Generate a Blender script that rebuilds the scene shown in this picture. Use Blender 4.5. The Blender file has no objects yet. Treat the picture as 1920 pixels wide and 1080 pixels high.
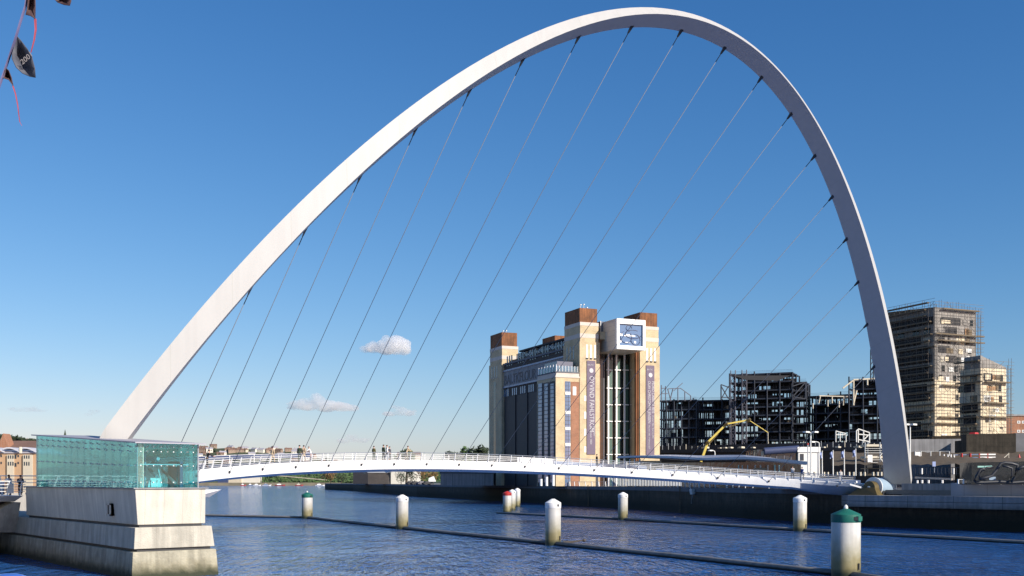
import bpy, bmesh, math, random
from math import sin, cos, pi, radians
from mathutils import Vector, Matrix
random.seed(7)
# ---------------------------------------------------------------- camera, sky, sun, exposure
sc = bpy.context.scene
COL = sc.collection
CX, CY, CZ = -78.13, -79.79, 6.05
YAW, F, HOR = .683, 1975., 904.
cam = bpy.data.cameras.new('camera'); co = bpy.data.objects.new('camera', cam); COL.objects.link(co)
co.location = (CX, CY, CZ); co.rotation_euler = (pi/2, 0, -YAW)
cam.sensor_width = 36; cam.lens = 36*F/1920; cam.shift_y = (HOR-540)/1920
cam.clip_start = .1; cam.clip_end = 20000
sc.camera = co
SUN_EL, SUN_AZ = radians(27), radians(170)
world = bpy.data.worlds.new('World'); sc.world = world; world.use_nodes = True
wn = world.node_tree; bg = wn.nodes['Background']
sky = wn.nodes.new('ShaderNodeTexSky'); sky.sky_type = 'NISHITA'; sky.sun_disc = False
sky.sun_elevation = SUN_EL; sky.sun_rotation = SUN_AZ; sky.air_density = 1.0; sky.dust_density = .5; sky.ozone_density = 1
sep = wn.nodes.new('ShaderNodeSeparateColor'); cmb = wn.nodes.new('ShaderNodeCombineColor'); wn.links.new(sky.outputs[0], sep.inputs[0])
for i_, (pw_, k_) in enumerate(((1.53, .345), (1.08, .87), (.84, 1.80))):   # film colour response of the sky
    a_ = wn.nodes.new('ShaderNodeMath'); a_.operation = 'POWER'; a_.inputs[1].default_value = pw_; wn.links.new(sep.outputs[i_], a_.inputs[0])
    b_ = wn.nodes.new('ShaderNodeMath'); b_.operation = 'MULTIPLY'; b_.inputs[1].default_value = k_; wn.links.new(a_.outputs[0], b_.inputs[0]); wn.links.new(b_.outputs[0], cmb.inputs[i_])
wn.links.new(cmb.outputs[0], bg.inputs[0]); bg.inputs[1].default_value = .062
sl = bpy.data.lights.new('sun', 'SUN'); sl.energy = 4.6; sl.angle = radians(.53); sl.color = (1, .93, .82)
so = bpy.data.objects.new('sun', sl); COL.objects.link(so)
sd = Vector((sin(SUN_AZ)*cos(SUN_EL), cos(SUN_AZ)*cos(SUN_EL), sin(SUN_EL)))
so.rotation_euler = (-sd).to_track_quat('-Z', 'Y').to_euler()
sc.view_settings.view_transform = 'Standard'; sc.view_settings.look = 'None'
sc.view_settings.exposure = .55; sc.view_settings.gamma = 1
sc.cycles.volume_bounces = 6; sc.cycles.max_bounces = 10; sc.cycles.transparent_max_bounces = 24
sc.cycles.use_denoising = True

# ---------------------------------------------------------------- picture maths: pixels of the photograph -> places in the world
S_, C_ = sin(YAW), cos(YAW)
def ray(px): a = (px-960)/F; return Vector((S_+a*C_, C_-a*S_))
def P(px, py, D):                      # point at forward distance D
    r = ray(px)*D; return Vector((CX+r.x, CY+r.y, CZ+(HOR-py)*D/F))
def G(px, py, z=0.):                   # point on the level z
    return P(px, py, (CZ-z)*F/(py-HOR))
def V3(v, z): return Vector((v[0], v[1], z))
class Face:
    "a vertical plane through K with compass heading a"
    def __init__(s, K, a): s.K = Vector((K[0], K[1])); s.d = Vector((sin(a), cos(a))); s.n = Vector((cos(a), -sin(a))); s.a = a
    def t(s, px):
        r = ray(px); k = s.K-Vector((CX, CY)); den = r.x*s.d.y-r.y*s.d.x
        D = (k.x*s.d.y-k.y*s.d.x)/den
        return (Vector((CX, CY))+r*D-s.K).dot(s.d)
    def D(s, px):
        r = ray(px); k = s.K-Vector((CX, CY)); return (k.x*s.d.y-k.y*s.d.x)/(r.x*s.d.y-r.y*s.d.x)
    def z(s, px, py): return CZ+(HOR-py)*s.D(px)/F
    def at(s, t, off=0): return s.K+s.d*t+s.n*off
    def off(s, o): return Face(s.K+s.n*o, s.a)

# ---------------------------------------------------------------- materials
def new_mat(name):
    m = bpy.data.materials.new(name); m.use_nodes = True; return m, m.node_tree.nodes, m.node_tree.links
def N(nt, t, **k):
    n = nt.new(t)
    for a, b in k.items(): setattr(n, a, b)
    return n
def ramp(nodes, stops):
    r = nodes.new('ShaderNodeValToRGB'); e = r.color_ramp.elements
    while len(e) < len(stops): e.new(.5)
    for i, (p, c) in enumerate(stops): e[i].position = p; e[i].color = (c[0], c[1], c[2], 1) if not isinstance(c, (int, float)) else (c, c, c, 1)
    return r
def mat(name, col, rough=.6, var=.15, scale=1.5, bump=0., bscale=None, metal=0., spec=.5, streak=0., stretch=(1, 1, 1)):
    m, n, l = new_mat(name); b = n['Principled BSDF']
    b.inputs['Roughness'].default_value = rough; b.inputs['Metallic'].default_value = metal
    b.inputs['Specular IOR Level'].default_value = spec
    g = n.new('ShaderNodeNewGeometry'); mp = n.new('ShaderNodeMapping'); mp.inputs['Scale'].default_value = stretch
    l.new(g.outputs['Position'], mp.inputs[0])
    nz = N(n, 'ShaderNodeTexNoise'); nz.inputs['Scale'].default_value = scale; nz.inputs['Detail'].default_value = 6; nz.inputs['Roughness'].default_value = .65
    l.new(mp.outputs[0], nz.inputs[0])
    r = ramp(n, [(.25, [c*(1-var) for c in col]), (.75, [min(1, c*(1+var)) for c in col])]); l.new(nz.outputs['Fac'], r.inputs[0])
    out = r.outputs[0]
    if streak:
        mp2 = n.new('ShaderNodeMapping'); mp2.inputs['Scale'].default_value = (1.6, 1.6, .12); l.new(g.outputs['Position'], mp2.inputs[0])
        n2 = n.new('ShaderNodeTexNoise'); n2.inputs['Scale'].default_value = 1.2; n2.inputs['Detail'].default_value = 5; l.new(mp2.outputs[0], n2.inputs[0])
        r2 = ramp(n, [(.42, 1-streak), (.62, 1.)]); l.new(n2.outputs['Fac'], r2.inputs[0])
        mx = N(n, 'ShaderNodeMix', data_type='RGBA', blend_type='MULTIPLY'); mx.inputs[0].default_value = 1
        l.new(out, mx.inputs[6]); l.new(r2.outputs[0], mx.inputs[7]); out = mx.outputs[2]
    l.new(out, b.inputs['Base Color'])
    if bump:
        n3 = n.new('ShaderNodeTexNoise'); n3.inputs['Scale'].default_value = bscale or scale*4; n3.inputs['Detail'].default_value = 4; l.new(g.outputs['Position'], n3.inputs[0])
        bp = n.new('ShaderNodeBump'); bp.inputs['Strength'].default_value = bump; bp.inputs['Distance'].default_value = .1; l.new(n3.outputs['Fac'], bp.inputs['Height']); l.new(bp.outputs[0], b.inputs['Normal'])
    return m
def add_bands(m, axis, period, width, dark, phase=0.):
    "thin joints every 'period' metres along a horizontal world direction (axis 2-vector) or height"
    n, l = m.node_tree.nodes, m.node_tree.links; b = n['Principled BSDF']; src = b.inputs['Base Color'].links[0].from_socket
    g = n.new('ShaderNodeNewGeometry'); d = N(n, 'ShaderNodeVectorMath', operation='DOT_PRODUCT'); l.new(g.outputs['Position'], d.inputs[0]); d.inputs[1].default_value = axis
    a = N(n, 'ShaderNodeMath', operation='MULTIPLY_ADD'); l.new(d.outputs['Value'], a.inputs[0]); a.inputs[1].default_value = 1/period; a.inputs[2].default_value = phase
    f = N(n, 'ShaderNodeMath', operation='FRACT'); l.new(a.outputs[0], f.inputs[0])
    c = N(n, 'ShaderNodeMath', operation='LESS_THAN'); l.new(f.outputs[0], c.inputs[0]); c.inputs[1].default_value = width/period
    mx = N(n, 'ShaderNodeMix', data_type='RGBA', blend_type='MULTIPLY'); l.new(c.outputs[0], mx.inputs[0]); l.new(src, mx.inputs[6]); mx.inputs[7].default_value = (dark, dark, dark*.97, 1)
    l.new(mx.outputs[2], b.inputs['Base Color'])
def add_tide(m, z0, z1, col, noise=.8, top=None):
    "algae and silt left by the tide: real stain below a wavy line between heights z0 and z1"
    n, l = m.node_tree.nodes, m.node_tree.links; b = n['Principled BSDF']; src = b.inputs['Base Color'].links[0].from_socket
    g = n.new('ShaderNodeNewGeometry'); sx = n.new('ShaderNodeSeparateXYZ'); l.new(g.outputs['Position'], sx.inputs[0])
    nz = n.new('ShaderNodeTexNoise'); nz.inputs['Scale'].default_value = 1.7; nz.inputs['Detail'].default_value = 7; l.new(g.outputs['Position'], nz.inputs[0])
    a = N(n, 'ShaderNodeMath', operation='MULTIPLY_ADD'); l.new(nz.outputs['Fac'], a.inputs[0]); a.inputs[1].default_value = noise; l.new(sx.outputs['Z'], a.inputs[2])
    mr = n.new('ShaderNodeMapRange'); l.new(a.outputs[0], mr.inputs[0]); mr.inputs[1].default_value = z0+noise/2; mr.inputs[2].default_value = z1+noise/2; mr.inputs[3].default_value = 1; mr.inputs[4].default_value = 0
    mx = N(n, 'ShaderNodeMix', data_type='RGBA', blend_type='MULTIPLY' if top else 'MIX'); l.new(mr.outputs[0], mx.inputs[0]); l.new(src, mx.inputs[6]); mx.inputs[7].default_value = (*col, 1)
    l.new(mx.outputs[2], b.inputs['Base Color'])
M = {}
M['white'] = mat('white paint', (.80, .79, .77), .42, .03, .6, streak=.05)
M['arch'] = mat('arch paint', (.44, .43, .415), .5, .025, .35, streak=.04)
add_bands(M['arch'], (1, 0, 0), 4.1, .06, .93)
M['white2'] = mat('off white paint', (.7, .7, .67), .5, .08, 3)
M['steel'] = mat('galvanised steel', (.42, .44, .46), .4, .15, 4, metal=.5)
M['cable'] = mat('cable steel', (.17, .18, .2), .6, .1, 2)
M['dark'] = mat('dark metal', (.025, .027, .032), .5, .2, 2)
M['navy'] = mat('navy panel', (.045, .06, .13), .5, .15, .5)
M['liftgreen'] = mat('dim green lift glass', (.045, .10, .08), .3, .2, 1)
M['blue_glaze'] = mat('pale blue screen', (.15, .20, .32), .3, .1, .5)
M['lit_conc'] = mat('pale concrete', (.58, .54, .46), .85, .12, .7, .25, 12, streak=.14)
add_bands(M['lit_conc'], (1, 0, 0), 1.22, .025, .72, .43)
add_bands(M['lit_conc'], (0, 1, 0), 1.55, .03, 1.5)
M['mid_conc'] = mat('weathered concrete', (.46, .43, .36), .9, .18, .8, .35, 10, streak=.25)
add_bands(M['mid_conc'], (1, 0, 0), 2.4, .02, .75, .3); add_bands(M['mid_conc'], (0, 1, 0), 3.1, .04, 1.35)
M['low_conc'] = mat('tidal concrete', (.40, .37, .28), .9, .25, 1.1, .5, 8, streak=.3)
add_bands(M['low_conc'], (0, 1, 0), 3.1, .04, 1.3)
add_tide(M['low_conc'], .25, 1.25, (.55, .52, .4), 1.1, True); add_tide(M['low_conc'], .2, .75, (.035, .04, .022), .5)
M['plinth'] = mat('grey concrete', (.30, .29, .29), .9, .18, .35, .3, 8, streak=.2)
add_bands(M['plinth'], (0, 1, 0), 6.2, .08, .4)
add_tide(M['plinth'], 2.7, 3.4, (.6, .57, .5), .7, True)
M['parapet'] = mat('blue grey wall panels', (.34, .35, .39), .8, .12, .25, .2, 8)
add_bands(M['parapet'], (0, 1, 0), 3.0, .06, .6)
M['quay'] = mat('quay wall stone', (.075, .062, .045), .95, .35, .6, .5, 4, streak=.3)
add_bands(M['quay'], (0, 0, 1), .9, .05, .7); add_bands(M['quay'], (.6, .8, 0), 4.0, .07, .65)
add_tide(M['quay'], 1.2, 3.0, (.018, .019, .013), 1.2)
M['coping'] = mat('quay coping', (.13, .135, .15), .85, .2, .6, .2, 8)
M['paving'] = mat('paving', (.17, .165, .155), .9, .15, .4)
M['paving_pale'] = mat('pale stone paving', (.5, .46, .39), .9, .12, .4)
M['earth'] = mat('brown earth bank', (.085, .06, .035), 1, .5, .9, .8, 2)
M['asph'] = mat('asphalt', (.06, .06, .062), .9, .2, .5)
def brick_mat(name, c1, c2, mortar):
    m, n, l = new_mat(name); b = n['Principled BSDF']; b.inputs['Roughness'].default_value = .9
    g = n.new('ShaderNodeNewGeometry'); sx = n.new('ShaderNodeSeparateXYZ'); l.new(g.outputs['Position'], sx.inputs[0])
    a = N(n, 'ShaderNodeMath', operation='ADD'); l.new(sx.outputs[0], a.inputs[0]); l.new(sx.outputs[1], a.inputs[1])
    cb = n.new('ShaderNodeCombineXYZ'); l.new(a.outputs[0], cb.inputs[0]); l.new(sx.outputs[2], cb.inputs[1])
    bt = n.new('ShaderNodeTexBrick'); bt.inputs['Scale'].default_value = 1.6; bt.inputs['Color1'].default_value = (*c1, 1); bt.inputs['Color2'].default_value = (*c2, 1); bt.inputs['Mortar'].default_value = (*mortar, 1); bt.inputs['Mortar Size'].default_value = .02
    l.new(cb.outputs[0], bt.inputs[0])
    nz = n.new('ShaderNodeTexNoise'); nz.inputs['Scale'].default_value = .35; nz.inputs['Detail'].default_value = 8; nz.inputs['Roughness'].default_value = .7; l.new(g.outputs['Position'], nz.inputs[0])
    r = ramp(n, [(.3, .78), (.7, 1.18)]); l.new(nz.outputs['Fac'], r.inputs[0])
    mx = N(n, 'ShaderNodeMix', data_type='RGBA', blend_type='MULTIPLY'); mx.inputs[0].default_value = 1; l.new(bt.outputs[0], mx.inputs[6]); l.new(r.outputs[0], mx.inputs[7]); l.new(mx.outputs[2], b.inputs['Base Color'])
    return m
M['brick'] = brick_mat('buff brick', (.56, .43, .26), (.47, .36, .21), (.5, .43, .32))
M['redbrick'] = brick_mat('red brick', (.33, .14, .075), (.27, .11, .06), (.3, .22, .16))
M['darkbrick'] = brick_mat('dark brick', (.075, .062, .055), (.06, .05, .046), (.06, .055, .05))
M['stoneband'] = mat('pale stone band', (.55, .48, .42), .85, .1, .5)
M['rust'] = mat('weathering steel', (.21, .078, .026), .8, .45, .5, .2, 6, streak=.35)
M['banner'] = mat('purple banner cloth', (.15, .115, .16), .8, .08, .4)
M['letter'] = mat('white lettering', (.5, .48, .5), .7, .03, 1)
M['sign_relief'] = mat('brick relief letters', (.16, .14, .13), .9, .1, 1)
M['boxpanel'] = mat('cream aluminium panel', (.62, .55, .45), .4, .08, .3); add_bands(M['boxpanel'], (0, 0, 1), 1.3, .06, .6)
M['boxwhite'] = mat('white aluminium frame', (.8, .78, .75), .4, .03, .3)
def glass_dark(name, col, rough=.06, spec=.8, wob=.15):
    m, n, l = new_mat(name); b = n['Principled BSDF']; b.inputs['Base Color'].default_value = (*col, 1); b.inputs['Roughness'].default_value = rough; b.inputs['Specular IOR Level'].default_value = spec
    g = n.new('ShaderNodeNewGeometry'); nz = n.new('ShaderNodeTexNoise'); nz.inputs['Scale'].default_value = .7; nz.inputs['Detail'].default_value = 2; l.new(g.outputs['Position'], nz.inputs[0])
    bp = n.new('ShaderNodeBump'); bp.inputs['Strength'].default_value = wob; bp.inputs['Distance'].default_value = .2; l.new(nz.outputs['Fac'], bp.inputs['Height']); l.new(bp.outputs[0], b.inputs['Normal'])
    return m
M['glass'] = glass_dark('window glass', (.02, .03, .045))
M['glassblue'] = glass_dark('sky blue window glass', (.09, .17, .30), .08, 1.)
M['glassgrey'] = glass_dark('grey window glass', (.10, .12, .16), .1, 1.)
M['glassdark'] = glass_dark('dark glazing', (.012, .016, .015), .12, .6)
M['strip_dark'] = mat('dark cladding', (.02, .019, .024), .6, .2, .3)
def tint_glass(name, tint, gloss, rough=.02, opacity=.0, body=(.2, .4, .4)):
    m, n, l = new_mat(name); n.remove(n['Principled BSDF']); o = n['Material Output']
    t = n.new('ShaderNodeBsdfTransparent'); t.inputs[0].default_value = (*tint, 1)
    g = n.new('ShaderNodeBsdfGlossy'); g.inputs[0].default_value = (.8, 1, 1, 1); g.inputs['Roughness'].default_value = rough
    fr = n.new('ShaderNodeFresnel'); fr.inputs[0].default_value = 1.5
    a = N(n, 'ShaderNodeMath', operation='MULTIPLY'); l.new(fr.outputs[0], a.inputs[0]); a.inputs[1].default_value = gloss
    geo = n.new('ShaderNodeNewGeometry'); nz = n.new('ShaderNodeTexNoise'); nz.inputs['Scale'].default_value = .5; l.new(geo.outputs['Position'], nz.inputs[0])
    bp = n.new('ShaderNodeBump'); bp.inputs['Strength'].default_value = .05; bp.inputs['Distance'].default_value = .2; l.new(nz.outputs['Fac'], bp.inputs['Height']); l.new(bp.outputs[0], g.inputs['Normal'])
    x = n.new('ShaderNodeMixShader'); l.new(a.outputs[0], x.inputs[0]); l.new(t.outputs[0], x.inputs[1]); l.new(g.outputs[0], x.inputs[2])
    d = n.new('ShaderNodeBsdfDiffuse'); d.inputs[0].default_value = (*body, 1)
    y = n.new('ShaderNodeMixShader'); y.inputs[0].default_value = opacity; l.new(x.outputs[0], y.inputs[1]); l.new(d.outputs[0], y.inputs[2]); l.new(y.outputs[0], o.inputs[0])
    return m
M['teal'] = tint_glass('green tinted glass', (.58, .89, .93), .75, .02, .035, (.10, .45, .48))
M['clear'] = tint_glass('clear balustrade glass', (.7, .82, .9), 1.6, .03, .12, (.35, .5, .6))
M['fin'] = mat('green glass fin edge', (.30, .55, .48), .15, .1, 2)
M['finglass'] = tint_glass('pale fin glass', (.88, .97, .96), 1.0, .03, .07, (.45, .75, .70))
M['roofgrey'] = mat('grey metal roof', (.33, .32, .36), .55, .06, .5)
M['walk'] = mat('blue grey deck surface', (.16, .17, .2), .8, .12, 1)
M['letterdim'] = mat('faded lettering', (.22, .2, .2), .8, .1, 5)
M['canopy'] = mat('pale metal canopy', (.5, .5, .54), .5, .06, .5)
M['wood'] = mat('timber panel', (.36, .20, .095), .7, .15, .6)
M['yellow'] = mat('yellow paint', (.58, .45, .09), .45, .08, 1)
M['gold'] = mat('olive gold paint', (.10, .072, .022), .45, .15, 1)
M['paleblue'] = mat('pale blue paint', (.26, .35, .44), .4, .05, 1)
M['red'] = mat('red paint', (.42, .03, .025), .5, .12, 2)
M['green'] = mat('green paint', (.012, .13, .095), .5, .12, 2, streak=.15)
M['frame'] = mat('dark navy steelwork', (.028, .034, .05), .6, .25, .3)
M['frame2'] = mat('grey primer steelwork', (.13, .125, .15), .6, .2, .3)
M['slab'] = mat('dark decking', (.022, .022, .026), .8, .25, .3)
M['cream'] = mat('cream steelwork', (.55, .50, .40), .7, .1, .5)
M['scaf'] = mat('scaffold tube', (.12, .105, .09), .6, .3, .5)
M['board'] = mat('scaffold boards', (.15, .115, .075), .9, .3, .8)
M['towergrey'] = mat('grey blockwork', (.27, .25, .23), .95, .3, .5, .3, 3)
M['towercream'] = mat('cream sheathing', (.66, .56, .40), .9, .14, .4)
M['pile'] = mat('dolphin paint', (.60, .59, .56), .55, .1, 1.4, .08, 10, streak=.25)
add_tide(M['pile'], 1.1, 2.9, (.50, .46, .28), .9, True); add_tide(M['pile'], .3, 1.7, (.62, .56, .36), 1.3, True); add_tide(M['pile'], .25, .6, (.03, .035, .015), .3)
M['boom'] = mat('boom pipe', (.17, .165, .16), .7, .3, 1.5, .2, 6)
add_tide(M['boom'], .1, .2, (.015, .018, .012), .06)
M['housecream'] = mat('cream render', (.5, .44, .34), .9, .15, .05)
M['housebrick'] = mat('house brick', (.27, .20, .155), .9, .2, .05)
M['rooftile'] = mat('roof tiles', (.17, .10, .075), .9, .25, .05)
M['shed'] = mat('white shed cladding', (.60, .57, .5), .7, .1, .03)
M['hill'] = mat('hillside grass', (.06, .075, .03), 1, .45, .012)
M['bank'] = mat('river bank mud', (.16, .14, .10), 1, .3, .05)
def leaf_mat(name, c, v=.5):
    m, n, l = new_mat(name); b = n['Principled BSDF']; b.inputs['Roughness'].default_value = .75
    g = n.new('ShaderNodeNewGeometry'); nz = n.new('ShaderNodeTexNoise'); nz.inputs['Scale'].default_value = .9; nz.inputs['Detail'].default_value = 3; l.new(g.outputs['Position'], nz.inputs[0])
    r = ramp(n, [(.3, [x*(1-v) for x in c]), (.7, [x*(1+v) for x in c])]); l.new(nz.outputs['Fac'], r.inputs[0]); l.new(r.outputs[0], b.inputs['Base Color'])
    return m
M['leaf'] = leaf_mat('green leaves', (.055, .10, .028)); M['leafdark'] = leaf_mat('dark leaves', (.03, .045, .02)); M['leafrust'] = leaf_mat('autumn leaves', (.17, .10, .035)); M['bark'] = mat('bark', (.07, .055, .04), .95, .3, 2)
M['skin'] = mat('skin', (.55, .33, .24), .6, .05, 5); M['hairdark'] = mat('dark hair', (.02, .015, .012), .8); M['hairbrown'] = mat('brown hair', (.09, .04, .02), .8); M['hairgrey'] = mat('grey hair', (.3, .28, .26), .8)
for nm, c in dict(c_black=(.015, .015, .018), c_cream=(.48, .37, .24), c_white=(.7, .68, .66), c_green=(.04, .06, .035), c_pink=(.6, .42, .38), c_blue=(.05, .08, .22), c_grey=(.17, .17, .19), c_trouser=(.35, .31, .26), c_jeans=(.05, .07, .14), c_olive=(.11, .10, .04), c_tan=(.5, .28, .16)).items():
    M[nm] = mat('cloth '+nm[2:], c, .85, .1, 8)
M['housebrick2'] = mat('buff brick', (.42, .27, .16), .9, .15, .3)
M['blueplastic'] = mat('blue plastic', (.05, .13, .45), .3, .05, 3)
M['ribbon'] = mat('faded ribbon', (.12, .11, .22), .8, .1, 20)
M['ribbonred'] = mat('red ribbon', (.35, .06, .08), .8, .2, 20)
M['pennant'] = mat('black brown pennant', (.06, .03, .03), .7, .2, 20)
M['pennant2'] = mat('grey blue pennant', (.06, .065, .09), .7, .3, 12)
M['flagblue'] = mat('blue grey flag cloth', (.28, .34, .55), .8, .1, 1)

# water: deep blue river with wind ripples and slow swirls
def water_mat():
    m, n, l = new_mat('river water'); b = n['Principled BSDF']
    b.inputs['Roughness'].default_value = .05; b.inputs['IOR'].default_value = 1.33; b.inputs['Specular Tint'].default_value = (.76, .92, 1, 1)
    g = n.new('ShaderNodeNewGeometry')
    nzc = n.new('ShaderNodeTexNoise'); nzc.inputs['Scale'].default_value = .02; nzc.inputs['Detail'].default_value = 4; l.new(g.outputs['Position'], nzc.inputs[0])
    r = ramp(n, [(.35, (.014, .080, .27)), (.7, (.024, .115, .35))]); l.new(nzc.outputs['Fac'], r.inputs[0]); l.new(r.outputs[0], b.inputs['Base Color'])
    def noise(scale, det, st, rough=.6, dist=0.):
        m0 = n.new('ShaderNodeMapping'); m0.inputs['Rotation'].default_value = (0, 0, .62); l.new(g.outputs['Position'], m0.inputs[0])   # turned so that ripples run roughly along the view
        mp = n.new('ShaderNodeMapping'); mp.inputs['Scale'].default_value = st; l.new(m0.outputs[0], mp.inputs[0])
        z = n.new('ShaderNodeTexNoise'); z.inputs['Scale'].default_value = scale; z.inputs['Detail'].default_value = det; z.inputs['Roughness'].default_value = rough; z.inputs['Distortion'].default_value = dist; l.new(mp.outputs[0], z.inputs[0]); return z
    a = noise(1.7, 3, (1, .17, 1), .6, .3); c = noise(.5, 3, (1, .30, 1), .6, .5); d = noise(.05, 3, (.45, 1, 1), .5, 1.5)
    # calm slicks: ripple height fades where the slow noise is low
    e = noise(.11, 4, (.35, 1, 1), .6, 2.2); f = noise(5., 2, (1, .25, 1))
    rc = ramp(n, [(.38, .10), (.52, 1.)]); l.new(e.outputs['Fac'], rc.inputs[0]); rd = ramp(n, [(.36, .35), (.60, 1.)]); l.new(d.outputs['Fac'], rd.inputs[0])
    k = N(n, 'ShaderNodeMath', operation='MULTIPLY'); l.new(rc.outputs[0], k.inputs[0]); l.new(rd.outputs[0], k.inputs[1])
    k2 = N(n, 'ShaderNodeMath', operation='MULTIPLY_ADD'); l.new(k.outputs[0], k2.inputs[0]); k2.inputs[1].default_value = .62; k2.inputs[2].default_value = .38
    nrm = None
    for z, amp in ((c, 1.0), (a, .85), (f, .12)):
        bb = n.new('ShaderNodeBump'); l.new(k2.outputs[0], bb.inputs['Strength']); bb.inputs['Distance'].default_value = amp; l.new(z.outputs['Fac'], bb.inputs['Height'])
        if nrm: l.new(nrm.outputs[0], bb.inputs['Normal'])
        nrm = bb
    b2 = nrm
    l.new(b2.outputs[0], b.inputs['Normal'])
    return m
M['water'] = water_mat()

# ---------------------------------------------------------------- mesh helpers
class MB:
    def __init__(s): s.v = []; s.f = []
    def add(s, vs, fs): o = len(s.v); s.v += [Vector(v) for v in vs]; s.f += [tuple(i+o for i in f) for f in fs]; return s
    def box(s, x0, y0, z0, x1, y1, z1):
        vs = [(x, y, z) for z in (z0, z1) for y in (y0, y1) for x in (x0, x1)]
        return s.add(vs, [(0, 2, 3, 1), (4, 5, 7, 6), (0, 1, 5, 4), (2, 6, 7, 3), (0, 4, 6, 2), (1, 3, 7, 5)])
    def prism(s, pts, z0, z1):
        "pts 2-D polygon; z0/z1 numbers or lists"
        n = len(pts); a = z0 if isinstance(z0, (list, tuple)) else [z0]*n; b = z1 if isinstance(z1, (list, tuple)) else [z1]*n
        vs = [(p[0], p[1], a[i]) for i, p in enumerate(pts)]+[(p[0], p[1], b[i]) for i, p in enumerate(pts)]
        return s.add(vs, [tuple(range(n))[::-1], tuple(range(n, 2*n))]+[(i, (i+1) % n, (i+1) % n+n, i+n) for i in range(n)])
    def frust(s, lo, hi):
        "lo, hi: lists of equal count 3-D points"
        n = len(lo); return s.add(list(lo)+list(hi), [tuple(range(n))[::-1], tuple(range(n, 2*n))]+[(i, (i+1) % n, (i+1) % n+n, i+n) for i in range(n)])
    def fbox(s, fc, t0, t1, o0, o1, z0, z1):
        "box on a Face: along t, out from the face by o"
        p = [fc.at(t0, o0), fc.at(t1, o0), fc.at(t1, o1), fc.at(t0, o1)]; return s.prism([(q.x, q.y) for q in p], z0, z1)
    def tube(s, pts, r, n=6, caps=True):
        pts = [Vector(p) for p in pts]; rs = r if isinstance(r, (list, tuple)) else [r]*len(pts); o = len(s.v); up = None
        for i, p in enumerate(pts):
            d = (pts[min(i+1, len(pts)-1)]-pts[max(i-1, 0)])
            if d.length < 1e-9: d = Vector((0, 0, 1))
            d.normalize(); h = Vector((0, 0, 1)) if abs(d.z) < .95 else Vector((1, 0, 0))
            a = d.cross(h).normalized(); b = d.cross(a)
            for k in range(n): w = 2*pi*k/n; s.v.append(p+(a*cos(w)+b*sin(w))*rs[i])
        for i in range(len(pts)-1):
            for k in range(n): s.f.append((o+i*n+k, o+i*n+(k+1) % n, o+(i+1)*n+(k+1) % n, o+(i+1)*n+k))
        if caps: s.f.append(tuple(o+k for k in range(n))[::-1]); s.f.append(tuple(o+(len(pts)-1)*n+k for k in range(n)))
        return s
    def bar(s, a, b, w, h=None):
        a, b = Vector(a), Vector(b); h = h or w; d = (b-a).normalized(); up = Vector((0, 0, 1)) if abs(d.z) < .95 else Vector((1, 0, 0))
        x = d.cross(up).normalized()*w/2; y = d.cross(x).normalized()*h/2
        return s.frust([a-x-y, a+x-y, a+x+y, a-x+y], [b-x-y, b+x-y, b+x+y, b-x+y])
    def lathe(s, prof, n=24, c=(0, 0), z=0):
        o = len(s.v)
        for r, h in prof:
            for k in range(n): w = 2*pi*k/n; s.v.append(Vector((c[0]+r*cos(w), c[1]+r*sin(w), z+h)))
        for i in range(len(prof)-1):
            for k in range(n): s.f.append((o+i*n+k, o+i*n+(k+1) % n, o+(i+1)*n+(k+1) % n, o+(i+1)*n+k))
        s.f.append(tuple(o+k for k in range(n))[::-1]); s.f.append(tuple(o+(len(prof)-1)*n+k for k in range(n))); return s
    def blob(s, c, r, seed=0, sub=1, jit=.15):
        rnd = random.Random(seed); bm = bmesh.new(); bmesh.ops.create_icosphere(bm, subdivisions=sub, radius=1)
        r = r if isinstance(r, (tuple, list)) else (r, r, r); vs = []
        for v in bm.verts: k = 1+rnd.uniform(-jit, jit); vs.append((c[0]+v.co.x*r[0]*k, c[1]+v.co.y*r[1]*k, c[2]+v.co.z*r[2]*k))
        fs = [tuple(v.index for v in f.verts) for f in bm.faces]; bm.free(); return s.add(vs, fs)
    def build(s, name, m, parent=None, smooth=False, bevel=0, angle=None):
        me = bpy.data.meshes.new(name); base = Vector(parent['_b']) if parent is not None and '_b' in parent else Vector((0, 0, 0))
        me.from_pydata([v-base for v in s.v], [], s.f); me.materials.append(m); me.validate(); me.update()
        bm = bmesh.new(); bm.from_mesh(me); bmesh.ops.recalc_face_normals(bm, faces=bm.faces); bm.to_mesh(me); bm.free()
        if smooth:
            for p in me.polygons: p.use_smooth = True
            if angle: me.set_sharp_from_angle(angle=radians(angle))
        o = bpy.data.objects.new(name, me); COL.objects.link(o)
        if parent is not None: o.parent = parent; o['_b'] = list(base)
        if bevel: b = o.modifiers.new('bevel', 'BEVEL'); b.width = bevel; b.segments = 2
        return o
def tag(o, label=None, cat=None, group=None, kind=None):
    if label: o['label'] = label
    if cat: o['category'] = cat
    if group: o['group'] = group
    if kind: o['kind'] = kind
    return o
def thing(name, label, cat, base, group=None):
    o = bpy.data.objects.new(name, None); COL.objects.link(o); o.location = base; o['_b'] = list(base); o.empty_display_size = .5
    return tag(o, label, cat, group)
def copy_tree(o, parent=None):
    c = o.copy(); COL.objects.link(c); c.parent = parent
    for ch in list(o.children): copy_tree(ch, c)
    return c
def single(mb, name, m, label, cat, group=None, base=None, **k):
    "a thing that is one mesh, with its origin at its base"
    base = Vector(base) if base is not None else Vector((sum(v.x for v in mb.v)/len(mb.v), sum(v.y for v in mb.v)/len(mb.v), min(v.z for v in mb.v)))
    for i, v in enumerate(mb.v): mb.v[i] = v-base
    o = mb.build(name, m, None, **k); o.location = base; return tag(o, label, cat, group)
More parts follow.
